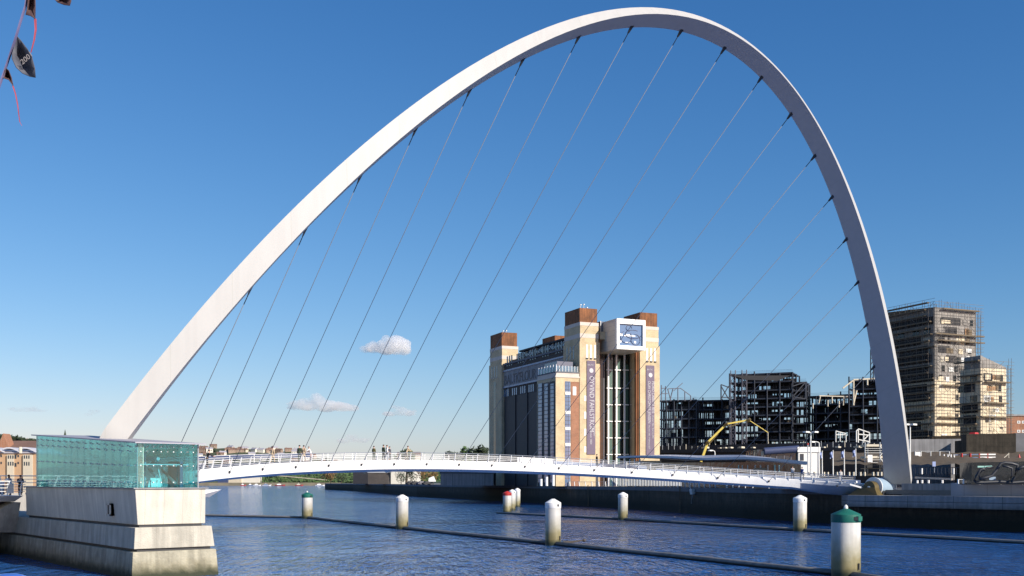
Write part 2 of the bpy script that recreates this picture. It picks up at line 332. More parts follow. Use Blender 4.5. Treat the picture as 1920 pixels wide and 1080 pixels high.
def text(name, body, size, m, parent, origin, xdir, ydir, extrude=.02, align='LEFT', shear=0, sx=1.):
    cu = bpy.data.curves.new(name, 'FONT'); cu.body = body; cu.size = size; cu.extrude = extrude; cu.align_x = align; cu.materials.append(m)
    to = bpy.data.objects.new(name, cu); COL.objects.link(to); dg = bpy.context.evaluated_depsgraph_get(); dg.update()
    me = bpy.data.meshes.new_from_object(to.evaluated_get(dg)); bpy.data.objects.remove(to); me.name = name
    o = bpy.data.objects.new(name, me); COL.objects.link(o); x = Vector(xdir).normalized(); y = Vector(ydir).normalized(); z = x.cross(y)
    b = Vector(parent['_b']); mt = Matrix((x*sx, y, z)).transposed().to_4x4(); mt.translation = Vector(origin)-b
    me.transform(mt); o.parent = parent; return o
# ---------------------------------------------------------------- SETTING: water, land, hills
w = MB(); w.add([(-9000, -3000, 0), (9000, -3000, 0), (9000, 14000, 0), (-9000, 14000, 0)], [(0, 1, 2, 3)])
tag(w.build('river_water', M['water']), kind='structure')
LZ = 5.0
quay_line = [(51.5, -400), (51.5, -30), (51.5, 0), (56, 14), (63, 32), (74, 54), (87, 76), (102, 115), (118, 148), (140, 205), (170, 288), (235, 420), (300, 560), (331, 649), (350, 690), (420, 760), (2500, 1500)]
land = MB(); land.prism(quay_line+[(2500, -400)], LZ-.6, LZ)
tag(land.build('south_bank_ground', M['paving']), kind='structure')
qw = MB(); cp = MB()
for a, b in zip(quay_line[2:-2], quay_line[3:-1]):
    a, b = Vector(a), Vector(b); d = (b-a).normalized(); nn = Vector((-d.y, d.x))
    qw.prism([a+nn*.35, b+nn*.35, b-nn*.6, a-nn*.6], -1.5, LZ-.75)
    cp.prism([a+nn*.5, b+nn*.5, b-nn*.6, a-nn*.6], LZ-.75, LZ+.06)
tag(qw.build('quay_wall', M['quay']), 'dark tidal stone quay wall curving along the far river bank', 'quay wall')
tag(cp.build('quay_edge', M['coping']), 'blue grey concrete edge strip on top of the dark quay wall', 'quay edge')
# north bank ground behind the left pier, and the far river bend with its hillside
nb = MB(); nb.prism([(-85, -400), (-82.5, -90), (-79.3, -76), (-66, -19), (-60.6, 6), (-61, 12), (-66, 60), (-45, 110), (0, 190), (70, 330), (190, 640), (420, 1200), (-1500, 1300), (-1500, -400)], -1, LZ-1.2)
tag(nb.build('north_bank_ground', M['paving_pale']), kind='structure')
FB = 1810.
def fx(px, D=FB): return P(px, HOR, D)
fb = MB(); row = [(x, D) for x, D in [(-400, 1500), (0, 1700), (360, FB), (700, FB+30), (1000, FB+200), (1900, FB+600)]]
fr_ = [fx(*q) for q in row]; bk = [fx(q[0], q[1]+3500) for q in row]
fb.prism([(p.x, p.y) for p in fr_+bk[::-1]], -1, 4.)
tag(fb.build('far_bank_ground', M['bank']), kind='structure')
def hill(name, px0, px1, D0, prof, depth, m, base=3.):
    "terrain rising away from the river: prof(px)->crest height"
    h = MB(); nx, ny = 60, 14; rnd = random.Random(3); g = []
    for i in range(nx+1):
        px = px0+(px1-px0)*i/nx
        for j in range(ny+1):
            f = j/ny; p = P(px, HOR, D0+depth*f); hh = base+prof(px)*(f**.8)+rnd.uniform(-1, 1)*2.2*(0 if j == 0 else 1); g.append((p.x, p.y, hh))
    h.add(g, [(i*(ny+1)+j, (i+1)*(ny+1)+j, (i+1)*(ny+1)+j+1, i*(ny+1)+j+1) for i in range(nx) for j in range(ny)])
    return tag(h.build(name, m, smooth=True), kind='structure')
def lerp(tab, x):
    for (a, u), (b, v) in zip(tab, tab[1:]):
        if x <= b: return u+(v-u)*max(0, (x-a)/(b-a))
    return tab[-1][1]
crest = [(-300, 108), (0, 104), (40, 98), (90, 90), (130, 84), (230, 76), (380, 82), (440, 80), (500, 77), (560, 72), (620, 52), (700, 34), (760, 30), (900, 36), (1000, 40), (1900, 60)]
hill('far_hillside', -300, 1200, FB+60, lambda x: lerp(crest, x)-4, 420, M['hill'])

# ---------------------------------------------------------------- THE TILTING BRIDGE
ZB, TH = 5.97, -.291
AX, ARd, AB = Vector((1, 0, 0)), Vector((0, sin(TH), cos(TH))), Vector((0, -cos(TH), sin(TH)))
RC = (44.614, -45.233, 4.216, -3.594)
def ar(x): u = (x/52.5)**2; return RC[0]+RC[1]*u+RC[2]*u*u+RC[3]*u**3
def adr(x): u = x/52.5; return (2*RC[1]*u+4*RC[2]*u**3+6*RC[3]*u**5)/52.5
def apt(x, a, b):
    D = adr(x); k = 1/math.sqrt(1+D*D); return Vector((0, 0, ZB))+AX*(x-D*k*a)+ARd*(ar(x)+k*a)+AB*b
bridge = thing('tilting_footbridge', 'white tilting footbridge with one huge leaning arch and steel cables over the river', 'footbridge', (0, 0, ZB))
def sect(x):
    kf = 1 if x > -51.0 else 1-.66*min(1, (-51.0-x)/1.1)
    u = (x/52.5)**2; t = 1
    aN, bN, aO, bO = 1.088-.867*u+1.474*u*u, 1.44+1.395*u+.204*u*u, 1.601+1.698*u-.201*u*u, .688+1.351*u+.201*u*u
    return [(0, 0), (aN*kf, bN*kf), (aO*kf, bO*kf), (aO*.5*kf, bO*.12*kf)]
am = MB(); NS = 130
for i in range(NS+1):
    x = -52.6*cos(pi*i/NS)*1.0
    for a, b in sect(x): am.v.append(apt(x, a, b))
for i in range(NS):
    for k in range(4): am.f.append((i*4+k, i*4+(k+1) % 4, (i+1)*4+(k+1) % 4, (i+1)*4+k))
am.f += [(0, 1, 2, 3), tuple(NS*4+k for k in (3, 2, 1, 0))]
arch = am.build('arch', M['arch'], bridge, smooth=True, angle=14)
# deck: inner face follows a bow in plan and a hump in height
DC = dict(B=30.38, B4=11.62, z0=5.191, c=3.147)
def dk(v): # attachment line on the lit box face
    return Vector((52.5*v, DC['B']*(1-v*v)+DC['B4']*(v*v-v**4), DC['z0']+DC['c']*(1-v*v)))
def dkn(v): # horizontal normal towards the inside of the bow (towards the arch)
    a, b = dk(v-.002), dk(v+.002); d = (b-a); n = Vector((d.y, -d.x, 0)).normalized(); return n
def lerp2(a, b, f): return a+(b-a)*f
dm = MB(); ND = 140; NK = 9; slabm = MB()
for i in range(ND+1):
    v = -.9+1.9*i/ND; p = dk(v); n = dkn(v); e = max(0, min(1, (v-.87)/.05)) if v > .87 else 0
    inner = lerp2(0, -3.1, e); low = lerp2(-.62, -1.25, e)
    pr = [(0, .52), (.10, .42), (lerp2(.10, -.2, e), .05-.1*e), (inner, low), (lerp2(-1.4, -3.7, e), low-lerp2(.32, .1, e)), (lerp2(-3.6, -5, e), low-lerp2(.25, 0, e)), (-7.2, .05), (-7.4, .42), (-7.2, .5)]
    for o, z in pr: q = p+n*o; dm.v.append(Vector((q.x, q.y, q.z+z)))
for i in range(ND):
    for k in range(NK): dm.f.append((i*NK+k, i*NK+(k+1) % NK, (i+1)*NK+(k+1) % NK, (i+1)*NK+k))
dm.f += [tuple(range(NK)), tuple(ND*NK+k for k in reversed(range(NK)))]
deck = dm.build('deck', M['white'], bridge, smooth=True, angle=20)
wk = MB()
for i in range(ND+1):
    v = -.9+1.9*i/ND; p = dk(v); n = dkn(v)
    for o in (-.12, -7.05): q = p+n*o; wk.v.append(Vector((q.x, q.y, q.z+.535)))
wk.f = [(2*i, 2*i+2, 2*i+3, 2*i+1) for i in range(ND)]
wk.build('walkway_surface', M['walk'], deck)
# near railing
def along(v, off, z): p = dk(v)+dkn(v)*off; return Vector((p.x, p.y, p.z+z))
vs, s_ = [], 0; v = -.89
while v < .975: # posts at 1.75 m
    vs.append(v); k = (dk(v+.001)-dk(v)).length/.001; v += 1.75/k
for v in vs:
    m = MB(); n = dkn(v); t = (dk(v+.001)-dk(v-.001)).normalized()*.035
    b, h = along(v, .06, .28), along(v, .36, 1.40); w0, w1 = n*.09, n*.045
    m.frust([b-t-w0, b+t-w0, b+t+w0, b-t+w0], [h-t-w1, h+t-w1, h+t+w1, h-t+w1]); m.build('railing_post', M['white'], deck)
vv = [vs[0]+(vs[-1]-vs[0])*i/120 for i in range(121)]
for k, (z, o, r) in enumerate([(1.43, .37, .04), (1.23, .32, .016), (1.04, .27, .016), (.85, .21, .016), (.67, .15, .016)]):
    m = MB(); m.tube([along(v, o, z) for v in vv], r, 5); m.build('handrail' if k == 0 else 'rail', M['steel'] if k == 0 else M['white'], deck)
def screen(name, v0, v1, off, z0, z1, m, th=.06):
    q = MB(); nn = 40
    for i in range(nn+1):
        v = v0+(v1-v0)*i/nn
        for o, z in ((off, z0), (off, z1), (off-th, z1), (off-th, z0)): q.v.append(along(v, o, z))
    for i in range(nn):
        for k in range(4): q.f.append((i*4+k, i*4+(k+1) % 4, i*4+4+(k+1) % 4, i*4+4+k))
    q.f += [(0, 1, 2, 3), tuple(nn*4+k for k in (3, 2, 1, 0))]
    return q.build(name, m, deck)
screen('wind_screen', -.93, -.27, -6.9, 1.0, 1.5, M['navy']); screen('wind_screen', .36, .60, -6.9, .5, 1.25, M['blue_glaze']); screen('wind_screen', .62, .97, -6.9, .5, .95, M['blue_glaze'])  # one rear screen: navy stands for its shaded left run, pale blue elsewhere
m = MB(); [m.tube([along(v, -6.9, z) for v in vv], .03, 4) for z in (.7, .95, 1.2, 1.45)]
for k in range(0, len(vs), 2): m.bar(along(vs[k], -6.9, .4), along(vs[k], -6.9, 1.48), .07)
m.build('rear_railing', M['white'], deck)
# mid deck solid panels near the crown of the deck (seen right of the middle)
screen('bench_screen', .225, .33, -.25, .45, 1.22, M['white'])
# cables, each with its clevis at the arch and its bolt on the deck face
UA = [-42.7, -38.8, -34.7, -30.3, -25.7, -20.85, -15.27, -9.4, -3.14]; UA = UA+[-x for x in reversed(UA)]
for i, x in enumerate(UA):
    v = (i-8.5)/8.5*.827*(1-.123*(((i-8.5)/8.5)**2-1)); v = (i-8.5)/8.5*.827*(1+(-.123)*(((i-8.5)/8.5)**2-1)) if False else (i-8.5)/8.5*.8245
    a, b = apt(x, .05, .12), along(v, .22, 0); d = (b-a).normalized()
    m = MB(); m.tube([a+d*.6, b+d*-.05], .03, 6); cb = m.build('cable', M['cable'], bridge, smooth=True)
    m = MB(); tx = Vector((1, adr(x)*cos(0), 0)); tt = (apt(x+.1, 0, .12)-apt(x-.1, 0, .12)).normalized()
    h = [a+tt*.2-d*.12, a-tt*.2-d*.12]; wv = AB*.07
    m.frust([h[0]-wv, h[1]-wv, h[1]+wv, h[0]+wv], [a+d*.62+tt*.06-wv, a+d*.62-tt*.06-wv, a+d*.62-tt*.06+wv, a+d*.62+tt*.06+wv])
    m.tube([a+d*.5, a+d*1.5], .04, 6); m.build('cable_bracket', M['dark'], cb)
    m = MB(); n = dkn(v); c = along(v, .08, -.02); m.tube([c, c+n*.12], .14, 10); m.build('anchor_bolt', M['dark'], cb)
c = along(.935, -.3, -.1); m = MB(); m.tube([c, c+dkn(.935)*.5], .13, 10); m.build('anchor_bolt', M['dark'], deck)
# pivots: drum, hub and feet at both ends
for sx in (-1, 1):
    m = MB(); cx = 52.3*sx
    m.tube([(cx-1.7, 0.4, 5.35), (cx+1.7, 0.4, 5.35)], 1.3, 28); dr = m.build('pivot_drum', M['paleblue'], bridge, smooth=True, angle=40)
    m = MB(); m.tube([(cx-1.78, .4, 5.35), (cx-1.66, .4, 5.35)], 1.38, 28); m.tube([(cx+1.66, .4, 5.35), (cx+1.78, .4, 5.35)], 1.38, 28); m.build('drum_flange', M['white'], dr)
    m = MB(); x0 = cx-sx*1.8
    pts = [(x0, .4+1.0*cos(t*pi/8)+(1.6 if 0 else 0), 5.2+1.0*sin(t*pi/8)) for t in range(16)]
    lo = [(x0-sx*.1, y, z) for _, y, z in pts]; hi = [(x0-sx*1.0, .4+(y-.4)*.9, z) for _, y, z in pts]; m.frust(lo, hi)
    m.add([], []); hb = m.build('pivot_hub', M['gold'], bridge, smooth=True, angle=40)
    m = MB(); m.frust([(x0-sx*.2, -1.2, 4.3), (x0-sx*1.6, -1.2, 4.3), (x0-sx*1.6, 3.2, 4.3), (x0-sx*.2, 3.2, 4.3)], [(x0-sx*.2, -.5, 5.3), (x0-sx*1.1, -.5, 5.3), (x0-sx*1.1, 1.6, 5.5), (x0-sx*.2, 1.6, 5.5)]); m.build('hub_arm', M['gold'], hb)
    m = MB(); m.tube([(x0-sx*1.0, .4, 5.3), (x0-sx*1.12, .4, 5.3)], .22, 12); m.build('hub_pin', M['white'], hb)
    m = MB(); m.box(cx-1.5, -.9, 4.2, cx-.9, 1.5, 4.9); m.box(cx+.9, -.9, 4.2, cx+1.5, 1.5, 4.9); m.build('bearing_foot', M['dark'], dr)
    m = MB(); b0 = Vector((x0-sx*.6, 1.0, 5.1)); m.bar(b0, Vector((x0-sx*2.2, 2.6, 5.75)), .3, .22); m.build('link_arm', M['white'], bridge)
# white fin nose reaching out beside the left pier
m = MB(); q0, q1 = P(384, 920, 78), P(413, 921, 78)
m.frust([(q0.x-1, q0.y-.2, 4.95), (q0.x+.3, q0.y-.2, 4.95), (q0.x+.3, q0.y+1, 4.95), (q0.x-1, q0.y+1, 4.95)], [(q0.x-1, q0.y-.2, 5.5), (q1.x, q1.y-.2, 5.5), (q1.x, q1.y+1, 5.5), (q0.x-1, q0.y+1, 5.5)])
m.build('access_fin', M['white'], bridge)

# ---------------------------------------------------------------- LEFT PIER with glass pavilion
pier = thing('bridge_pier', 'tall stepped pale concrete pier at left under the green glass pavilion', 'bridge pier', (-52.5, 0, 0))
def tier(lo, hi, z0, z1, name, m, y0b=36, y1b=36):
    (a0, b0, f0), (a1, b1, f1) = lo, hi; q = MB()
    q.frust([(a0, f0, z0), (b0, f0, z0), (b0, y0b, z0), (a0, y0b, z0)], [(a1, f1, z1), (b1, f1, z1), (b1, y1b, z1), (a1, y1b, z1)]); return q.build(name, m, pier, bevel=.035)
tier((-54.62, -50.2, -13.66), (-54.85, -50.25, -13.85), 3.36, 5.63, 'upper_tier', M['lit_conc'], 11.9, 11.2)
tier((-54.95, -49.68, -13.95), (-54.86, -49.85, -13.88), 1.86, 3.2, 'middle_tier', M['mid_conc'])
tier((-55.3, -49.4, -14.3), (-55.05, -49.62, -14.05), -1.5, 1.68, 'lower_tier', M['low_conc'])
q = MB(); q.box(-54.5, -13.55, 3.15, -50.4, 11.5, 3.4); q.box(-54.7, -13.75, 1.6, -49.9, 35, 1.9); q.build('recess_joint', M['dark'], pier)
q = MB(); q.box(-54.98, -13.98, 5.63, -50.1, 11.3, 5.69); q.build('top_edge', M['plinth'], pier)
f = Face((-54.86, -13.8), 0); t0, t1 = f.t(203), f.t(209.5); q = MB(); zt, zb_ = f.z(206, 944), f.z(206, 967)
for (ta, tb, za, zc) in ((t0, t0-.12*(t0-t1)/abs(t0-t1), zb_, zt), (t1, t1+.12*(t0-t1)/abs(t0-t1), zb_, zt), (t0, t1, zt-.1, zt), (t0, t1, zb_, zb_+.1)): q.fbox(f, ta, tb, .18, -.12, za, zc)
q.build('plaque_frame', M['lit_conc'], pier); q = MB(); q.fbox(f, t0, t1, .16, -.05, zb_, zt); q.build('plaque_plate', M['dark'], pier)  # dark plaque in a thin frame on the pier side
q = MB(); q.frust([(-60, 14, 1.9), (-54.9, 14, 1.9), (-54.9, 30, 1.9), (-60, 30, 1.9)], [(-55.4, 12.5, 4.4), (-54.9, 12.5, 4.4), (-54.9, 30, 4.4), (-55.4, 30, 4.4)]); q.build('haunch', M['mid_conc'], pier)

pav = thing('glass_pavilion', 'green glass control pavilion with thin grey roof on top of the concrete pier', 'glass pavilion', (-52.5, -2.5, 5.69))
X0, X1, Y0, Y1 = -54.55, -50.62, -13.3, 9.3
def rz(y): return 8.52+(9.78-8.52)*(y-Y0)/(Y1-Y0)
q = MB(); q.frust([(X0-.25, Y0-.45, rz(Y0)-.02), (X1+.45, Y0-.45, rz(Y0)-.02), (X1+.45, Y1+.5, rz(Y1)), (X0-.25, Y1+.5, rz(Y1))], [(X0-.25, Y0-.45, rz(Y0)+.06), (X1+.45, Y0-.45, rz(Y0)+.05), (X1+.45, Y1+.5, rz(Y1)+.12), (X0-.25, Y1+.5, rz(Y1)+.08)]); q.build('roof', M['roofgrey'], pav)
NP = 15
for k in range(NP):
    ya, yb = Y0+(Y1-Y0)*k/NP, Y0+(Y1-Y0)*(k+1)/NP
    q = MB(); q.frust([(X0, ya+.012, 5.7), (X0+.03, ya+.012, 5.7), (X0+.03, yb-.012, 5.7), (X0, yb-.012, 5.7)], [(X0, ya+.012, rz(ya)-.02), (X0+.03, ya+.012, rz(ya)-.02), (X0+.03, yb-.012, rz(yb)-.02), (X0, yb-.012, rz(yb)-.02)]); pn = q.build('glass_pane', M['teal'], pav)
    q = MB(); q.frust([(X0+.06, ya-.02, 5.7), (X0+.4, ya-.02, 5.7), (X0+.4, ya+.02, 5.7), (X0+.06, ya+.02, 5.7)], [(X0+.06, ya-.02, rz(ya)-.04), (X0+.4, ya-.02, rz(ya)-.04), (X0+.4, ya+.02, rz(ya)-.04), (X0+.06, ya+.02, rz(ya)-.04)]); q.build('glass_fin', M['finglass'], pn); q = MB(); q.box(X0+.38, ya-.025, 5.7, X0+.42, ya+.025, rz(ya)-.06); q.build('fin_edge', M['fin'], pn)
    q = MB()
    for zf in (.12, .5, .82, .93):
        for dy in (.22, (yb-ya)-.22): zz = 5.7+(rz(ya)-5.7)*zf; q.tube([(X0-.03, ya+dy, zz), (X0+.16, ya+dy, zz)], .045, 8)
    q.build('glass_fixing', M['white'], pn)
for k in range(3):
    xa, xb = X0+(X1-X0)*k/3, X0+(X1-X0)*(k+1)/3
    q = MB(); q.box(xa+.012, Y0, 5.7, xb-.012, Y0+.03, rz(Y0)-.02); pn = q.build('glass_pane', M['teal'], pav)
    q = MB()
    for zf in (.12, .5, .82, .93):
        for dx in (.25, .65, (xb-xa)-.65, (xb-xa)-.25): q.tube([(xa+dx, Y0-.03, 5.7+2.8*zf), (xa+dx, Y0+.16, 5.7+2.8*zf)], .035, 8)
    q.build('glass_fixing', M['white'], pn)
    for yy, zz in ((Y1-.03, rz(Y1)),): q = MB(); q.box(xa+.012, yy, 5.7, xb-.012, yy+.03, zz-.02); q.build('glass_pane', M['teal'], pav)
for k in range(8):
    ya, yb = Y0+(Y1-Y0)*k/8, Y0+(Y1-Y0)*(k+1)/8
    if -3 < (ya+yb)/2 < 6: continue
    q = MB(); q.frust([(X1, ya+.01, 5.7), (X1+.03, ya+.01, 5.7), (X1+.03, yb-.01, 5.7), (X1, yb-.01, 5.7)], [(X1, ya+.01, rz(ya)-.03), (X1+.03, ya+.01, rz(ya)-.03), (X1+.03, yb-.01, rz(yb)-.03), (X1, yb-.01, rz(yb)-.03)]); q.build('glass_pane', M['teal'], pav)
q = MB()
for x, y in ((X1+.1, Y0+.05), (X0+.05, Y0+.05), (X0+.05, Y1-.05)): q.tube([(x, y, 5.69), (x, y, rz(y))], .05, 8)
q.build('corner_post', M['steel'], pav)
q = MB()   # plant and stair gear inside
q2 = MB()
for k in range(34): y = Y0+.4+(Y1-Y0-.8)*k/33; q2.box(X1-.35, y-.02, 5.7, X1-.1, y+.02, rz(y)-.1)
q2.build('rear_fin', M['finglass'], pav)

for y, h, wd in ((-11.3, 1.5, 1.1), (-9.2, 1.9, .8), (-7.0, 1.2, 1.4), (-4.6, 1.7, 1.0), (4.2, 2.0, 1.2), (6.6, 1.4, 1.3)): q.box(-53.6, y, 5.7, -52.2, y+wd, 5.7+h)
q.build('machine_cabinet', M['boxwhite'], pav, bevel=.05)
q = MB()
for y0_, y1_, z0_, z1_ in ((-12.6, -8, 6.4, 8.0), (-8, -3.5, 8.0, 6.8), (-3, 1.5, 6.2, 8.4), (1.5, 7, 8.3, 7.2), (-12.8, 8.6, 7.55, 8.2)): q.tube([(-53.0, y0_, z0_), (-53.0, y1_, z1_)], .12, 8); q.tube([(-51.8, y0_, z0_-.4), (-51.8, y1_, z1_-.3)], .09, 8)
for y in (-12, -10, -8, -6, -4, -2, 0, 2, 4, 6, 8): q.bar((-53.8, y, 5.7), (-53.6, y+.35, 6.75), .06); 
for z in (6.1, 6.4, 6.7): q.tube([(-53.75, -12.5, z), (-53.75, 8.7, z)], .022, 5)
q.build('pipework', M['steel'], pav)
rg_ = random.Random(8)
for k in range(16):
    y = -12.6+k*1.3; q = MB(); h = rg_.uniform(.8, 2.6); x = rg_.uniform(-54.1, -52.6); q.tube([(x, y, 5.7), (x+rg_.uniform(-.2, .2), y+rg_.uniform(-.3, .5), 5.7+h)], rg_.uniform(.03, .09), 8)
    q.build('valve_stand', M[rg_.choice(['white2', 'paleblue', 'steel'])], pav)
q = MB(); q.bar((-53.9, -9.5, 5.75), (-53.9, -5.6, 8.2), .35, .12); q.bar((-53.3, -9.5, 5.75), (-53.3, -5.6, 8.2), .06, .4); q.bar((-53.9, 1.0, 8.6), (-53.9, 5.2, 6.0), .3, .12); q.build('inner_stair', M['white'], pav)
q = MB(); q.box(-54.2, -12.9, 7.15, -51.0, 8.6, 7.22); q.build('mezzanine', M['steel'], pav)
q = MB(); q.box(-51.6, -12.9, 5.7, -51.4, -10.8, 7.4); q.box(-52.4, 4.6, 5.7, -52.2, 9.0, 9.3); q.build('inner_wall', M['navy'], pav)

# approach bridge from the north bank on the far left
app = thing('approach_bridge', 'white curved approach walkway with railings joining the left end of the concrete pier', 'walkway', (-62, 14, 4))
q = MB(); q.frust([(-90, 13.2, 4.45), (-55.2, 13.2, 4.45), (-55.2, 18, 4.45), (-90, 18, 4.45)], [(-90, 12.0, 4.95), (-54.9, 11.6, 4.95), (-54.9, 18, 4.95), (-90, 18, 4.95)]); q.build('walkway_deck', M['white'], app, bevel=.04)
q = MB(); q.frust([(-90, 13.5, 3.6), (-55.6, 13.5, 3.6), (-55.6, 14.6, 3.6), (-90, 14.6, 3.6)], [(-90, 13.2, 3.85), (-55.5, 13.2, 3.85), (-55.5, 14.6, 3.85), (-90, 14.6, 3.85)]); q.build('under_beam', M['white2'], app)
q = MB(); q.box(-90, 15, 2.5, -55.6, 17, 4.45); q.build('deck_beam', M['strip_dark'], app)
for k in range(14):
    x = -55.1-k*.95; q = MB(); q.frust([(x-.03, 11.9, 4.9), (x+.03, 11.9, 4.9), (x+.03, 12.15, 4.9), (x-.03, 12.15, 4.9)], [(x-.03, 11.3, 6.1), (x+.03, 11.3, 6.1), (x+.03, 11.4, 6.1), (x-.03, 11.4, 6.1)]); q.build('railing_post', M['white'], app)
    x = -55.3-k*1.25; q = MB(); q.frust([(x-.05, 16.6, 4.95), (x+.05, 16.6, 4.95), (x+.05, 16.9, 4.95), (x-.05, 16.9, 4.95)], [(x-.4, 16.0, 6.55), (x-.3, 16.0, 6.55), (x-.3, 16.12, 6.55), (x-.4, 16.12, 6.55)]); q.build('railing_post', M['white'], app)
q = MB()
for z, o in ((6.12, 0), (5.85, .08), (5.58, .18), (5.3, .3)): q.tube([(-85, 11.35+o, z), (-54.8, 11.35+o, z)], .03 if z < 6 else .045, 6)
for z, o in ((6.58, 0), (6.3, .08), (6.0, .16), (5.7, .28), (5.4, .38)): q.tube([(-85, 16.05+o, z), (-52.5, 16.05+o, z)], .03 if z < 6.5 else .05, 6)
q.build('rail', M['white2'], app)
q = MB(); q.box(-56.15, 11.6, 5.15, -55.65, 11.63, 5.95); q.build('infill_panel', M['white2'], app)
q = MB(); q.box(-90, 17.6, 5.0, -54.9, 17.7, 6.15); q.build('wind_screen', M['navy'], app)
# ---------------------------------------------------------------- CONVERTED MILL (brick gallery) on the far quay
HB = .274
k1 = P(1087, HOR, 275); K1 = (k1.x, k1.y)
FR = Face(K1, HB+pi/2); FS = Face(K1, HB)      # sunlit front, shaded side (positive t goes back, so use px<1087)
FR.n = -FR.n if FR.n.dot(Vector((CX, CY))-FR.K) < 0 else FR.n; FS.n = -FS.n if FS.n.dot(Vector((CX, CY))-FS.K) < 0 else FS.n
mill = thing('converted_mill', 'tall buff brick mill gallery with rusty roof boxes and glazed centre behind the bridge deck', 'gallery building', (k1.x, k1.y, LZ))
def rect(t0, t1, s0, s1):
    "plan rectangle: t along front, s back along side"
    return [FR.K+FR.d*t+FS.d*s for t, s in ((t0, s0), (t1, s0), (t1, s1), (t0, s1))]
tL, tR0, tR1 = FR.t(1124.5), FR.t(1200), FR.t(1237)
sT = FS.t(1056); sB0, sB1 = FS.t(940.5), FS.t(917)
zT = FR.z(1087, 603); zT2 = zT
def tower(t0, t1, s0, s1, faces, rust, slots):
    q = MB(); q.prism(rect(t0, t1, s0, s1), LZ, zT-5.2); q.prism(rect(t0+.25, t1-.25, s0+.25, s1-.25), zT-5.2, zT-.9); tw = q.build('tower', M['brick'], mill)
    for za, zb, g in ((zT-4.1, zT-3.0, .32), (zT-.9, zT, .2)):
        q = MB(); q.prism(rect(t0+.25-.05, t1-.2, s0+.2, s1-.2), za, zb); q.build('stone_band', M['stoneband'], tw)
    q = MB(); a = .5; q.prism(rect(t0+a*.5, t1-a, s0+a, s1-a), zT, zT+rust); q.build('rust_box', M['rust'], tw)
    for fc, ta, tb in faces:
        for k in range(3):
            c = ta+(tb-ta)*(.36+.2*k)*1.0; q = MB(); q.fbox(fc, c-.25, c+.25, -.1, .04, zT-9.3, zT-5.9); q.build('slot_window', M['glassgrey'] if fc is FS else M['boxwhite'], tw)
            q = MB(); q.fbox(fc, c-.32, c+.32, -.02, .22, zT-9.65, zT-9.35); q.build('window_sill', M['stoneband'] if fc is FS else M['dark'], tw)
    return tw
tw1 = tower(0, tL, 0, sT, [(FR, 0, tL), (FS, 0, sT)], 3.7, 1)
FSr = FS
tw2 = tower(tR0, tR1, 0, sT, [(FR, tR0, tR1)], 3.7, 1)
tw3 = tower(0, tL, sB0, sB1, [(FS, sB0, sB1)], 4.2, 1); tw4 = tower(tR0, tR1, sB0, sB1, [], 4.2, 1)
q = MB(); q.fbox(FS, sB0+.45*(sB1-sB0), sB0+.62*(sB1-sB0), -.05, .03, LZ, FS.z(930, 715)); q.build('stair_window', M['glassdark'], tw3)
for i, (dx, h) in enumerate(((.3, 1.6), (.55, 2.2), (.8, 1.2))):
    for tw, s0 in ((tw1, 0), (tw3, sB0)):
        q = MB(); b = FR.at(tL*dx)+FS.d*(s0+3+i); q.tube([(b.x, b.y, zT+3.6), (b.x, b.y, zT+3.9+h*.6)], .06, 6); q.box(b.x-.2, b.y-.2, zT+3.9+h*.6, b.x+.2, b.y+.2, zT+4.1+h*.6); q.build('roof_aerial', M['white2'], tw)
# main body between the towers
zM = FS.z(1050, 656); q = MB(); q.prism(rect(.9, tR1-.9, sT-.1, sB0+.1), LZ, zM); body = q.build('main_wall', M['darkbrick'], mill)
FM = FS.off(-.9) if FS.n.dot(FS.at(0, 1)-FS.at(0, 0)) > 0 else FS.off(.9)
FM.n = FS.n
zl1, zl2 = FM.z(1000, 684.5), FM.z(1000, 717)
for z, h, n_ in ((zl1, .45, 'ledge'), (zl2, .5, 'ledge'), (zM-.1, .5, 'parapet_edge')):
    q = MB(); q.fbox(FM, sT+.02, sB0-.02, -.1, .45, z, z+h); q.build(n_, M['coping'] if n_ != 'ledge' else M['blue_glaze'], body)
q = MB(); q.fbox(FM, sT+.05, sB0-.05, -.1, .16, zl2+.5, zl1); q.build('sign_band', M['darkbrick2'] if 'darkbrick2' in M else M['plinth'], body)
g0 = FM.at(FM.t(946.5), .2); text('sign_letters', 'BALTIC', 4.1, M['sign_relief'], body, (g0.x, g0.y, zl2+1.0), (-FM.d.x, -FM.d.y, 0), (0, 0, 1), .06, sx=.93); g1 = FM.at(FM.t(975), .2); text('sign_letters', 'FLOUR', 4.1, M['sign_relief'], body, (g1.x, g1.y, zl2+1.0), (-FM.d.x, -FM.d.y, 0), (0, 0, 1), .06, sx=.93)
nb_ = 13
for k in range(4):      # dark silo bays with thin piers and a little window group over each
    a = sT+(sB0-sT)*(k+.9)/4.9*1.0; 
    q = MB(); q.fbox(FM, a-.3, a+.3, -.1, .3, LZ, zl2-2.6); q.build('wall_pier', M['strip_dark'], body)
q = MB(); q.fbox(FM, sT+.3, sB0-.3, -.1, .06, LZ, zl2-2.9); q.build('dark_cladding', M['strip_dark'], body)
for k in range(4):
    a0 = FM.t(946+k*15.5)
    for j in range(3): q = MB(); c = a0-j*1.45; q.fbox(FM, c-.32, c+.32, -.1, .1, zl2-2.6, zl2-.5); q.build('small_window', M['glassblue'], body)
for k in range(5):
    for j in range(3): q = MB(); c = sT+(sB0-sT)*(k+.45)/5+j*1.7-1; q.fbox(FM, c-.35, c+.35, -.1, .04, zl1+1.6, zl1+4.6); q.build('small_window', M['glass'], body)
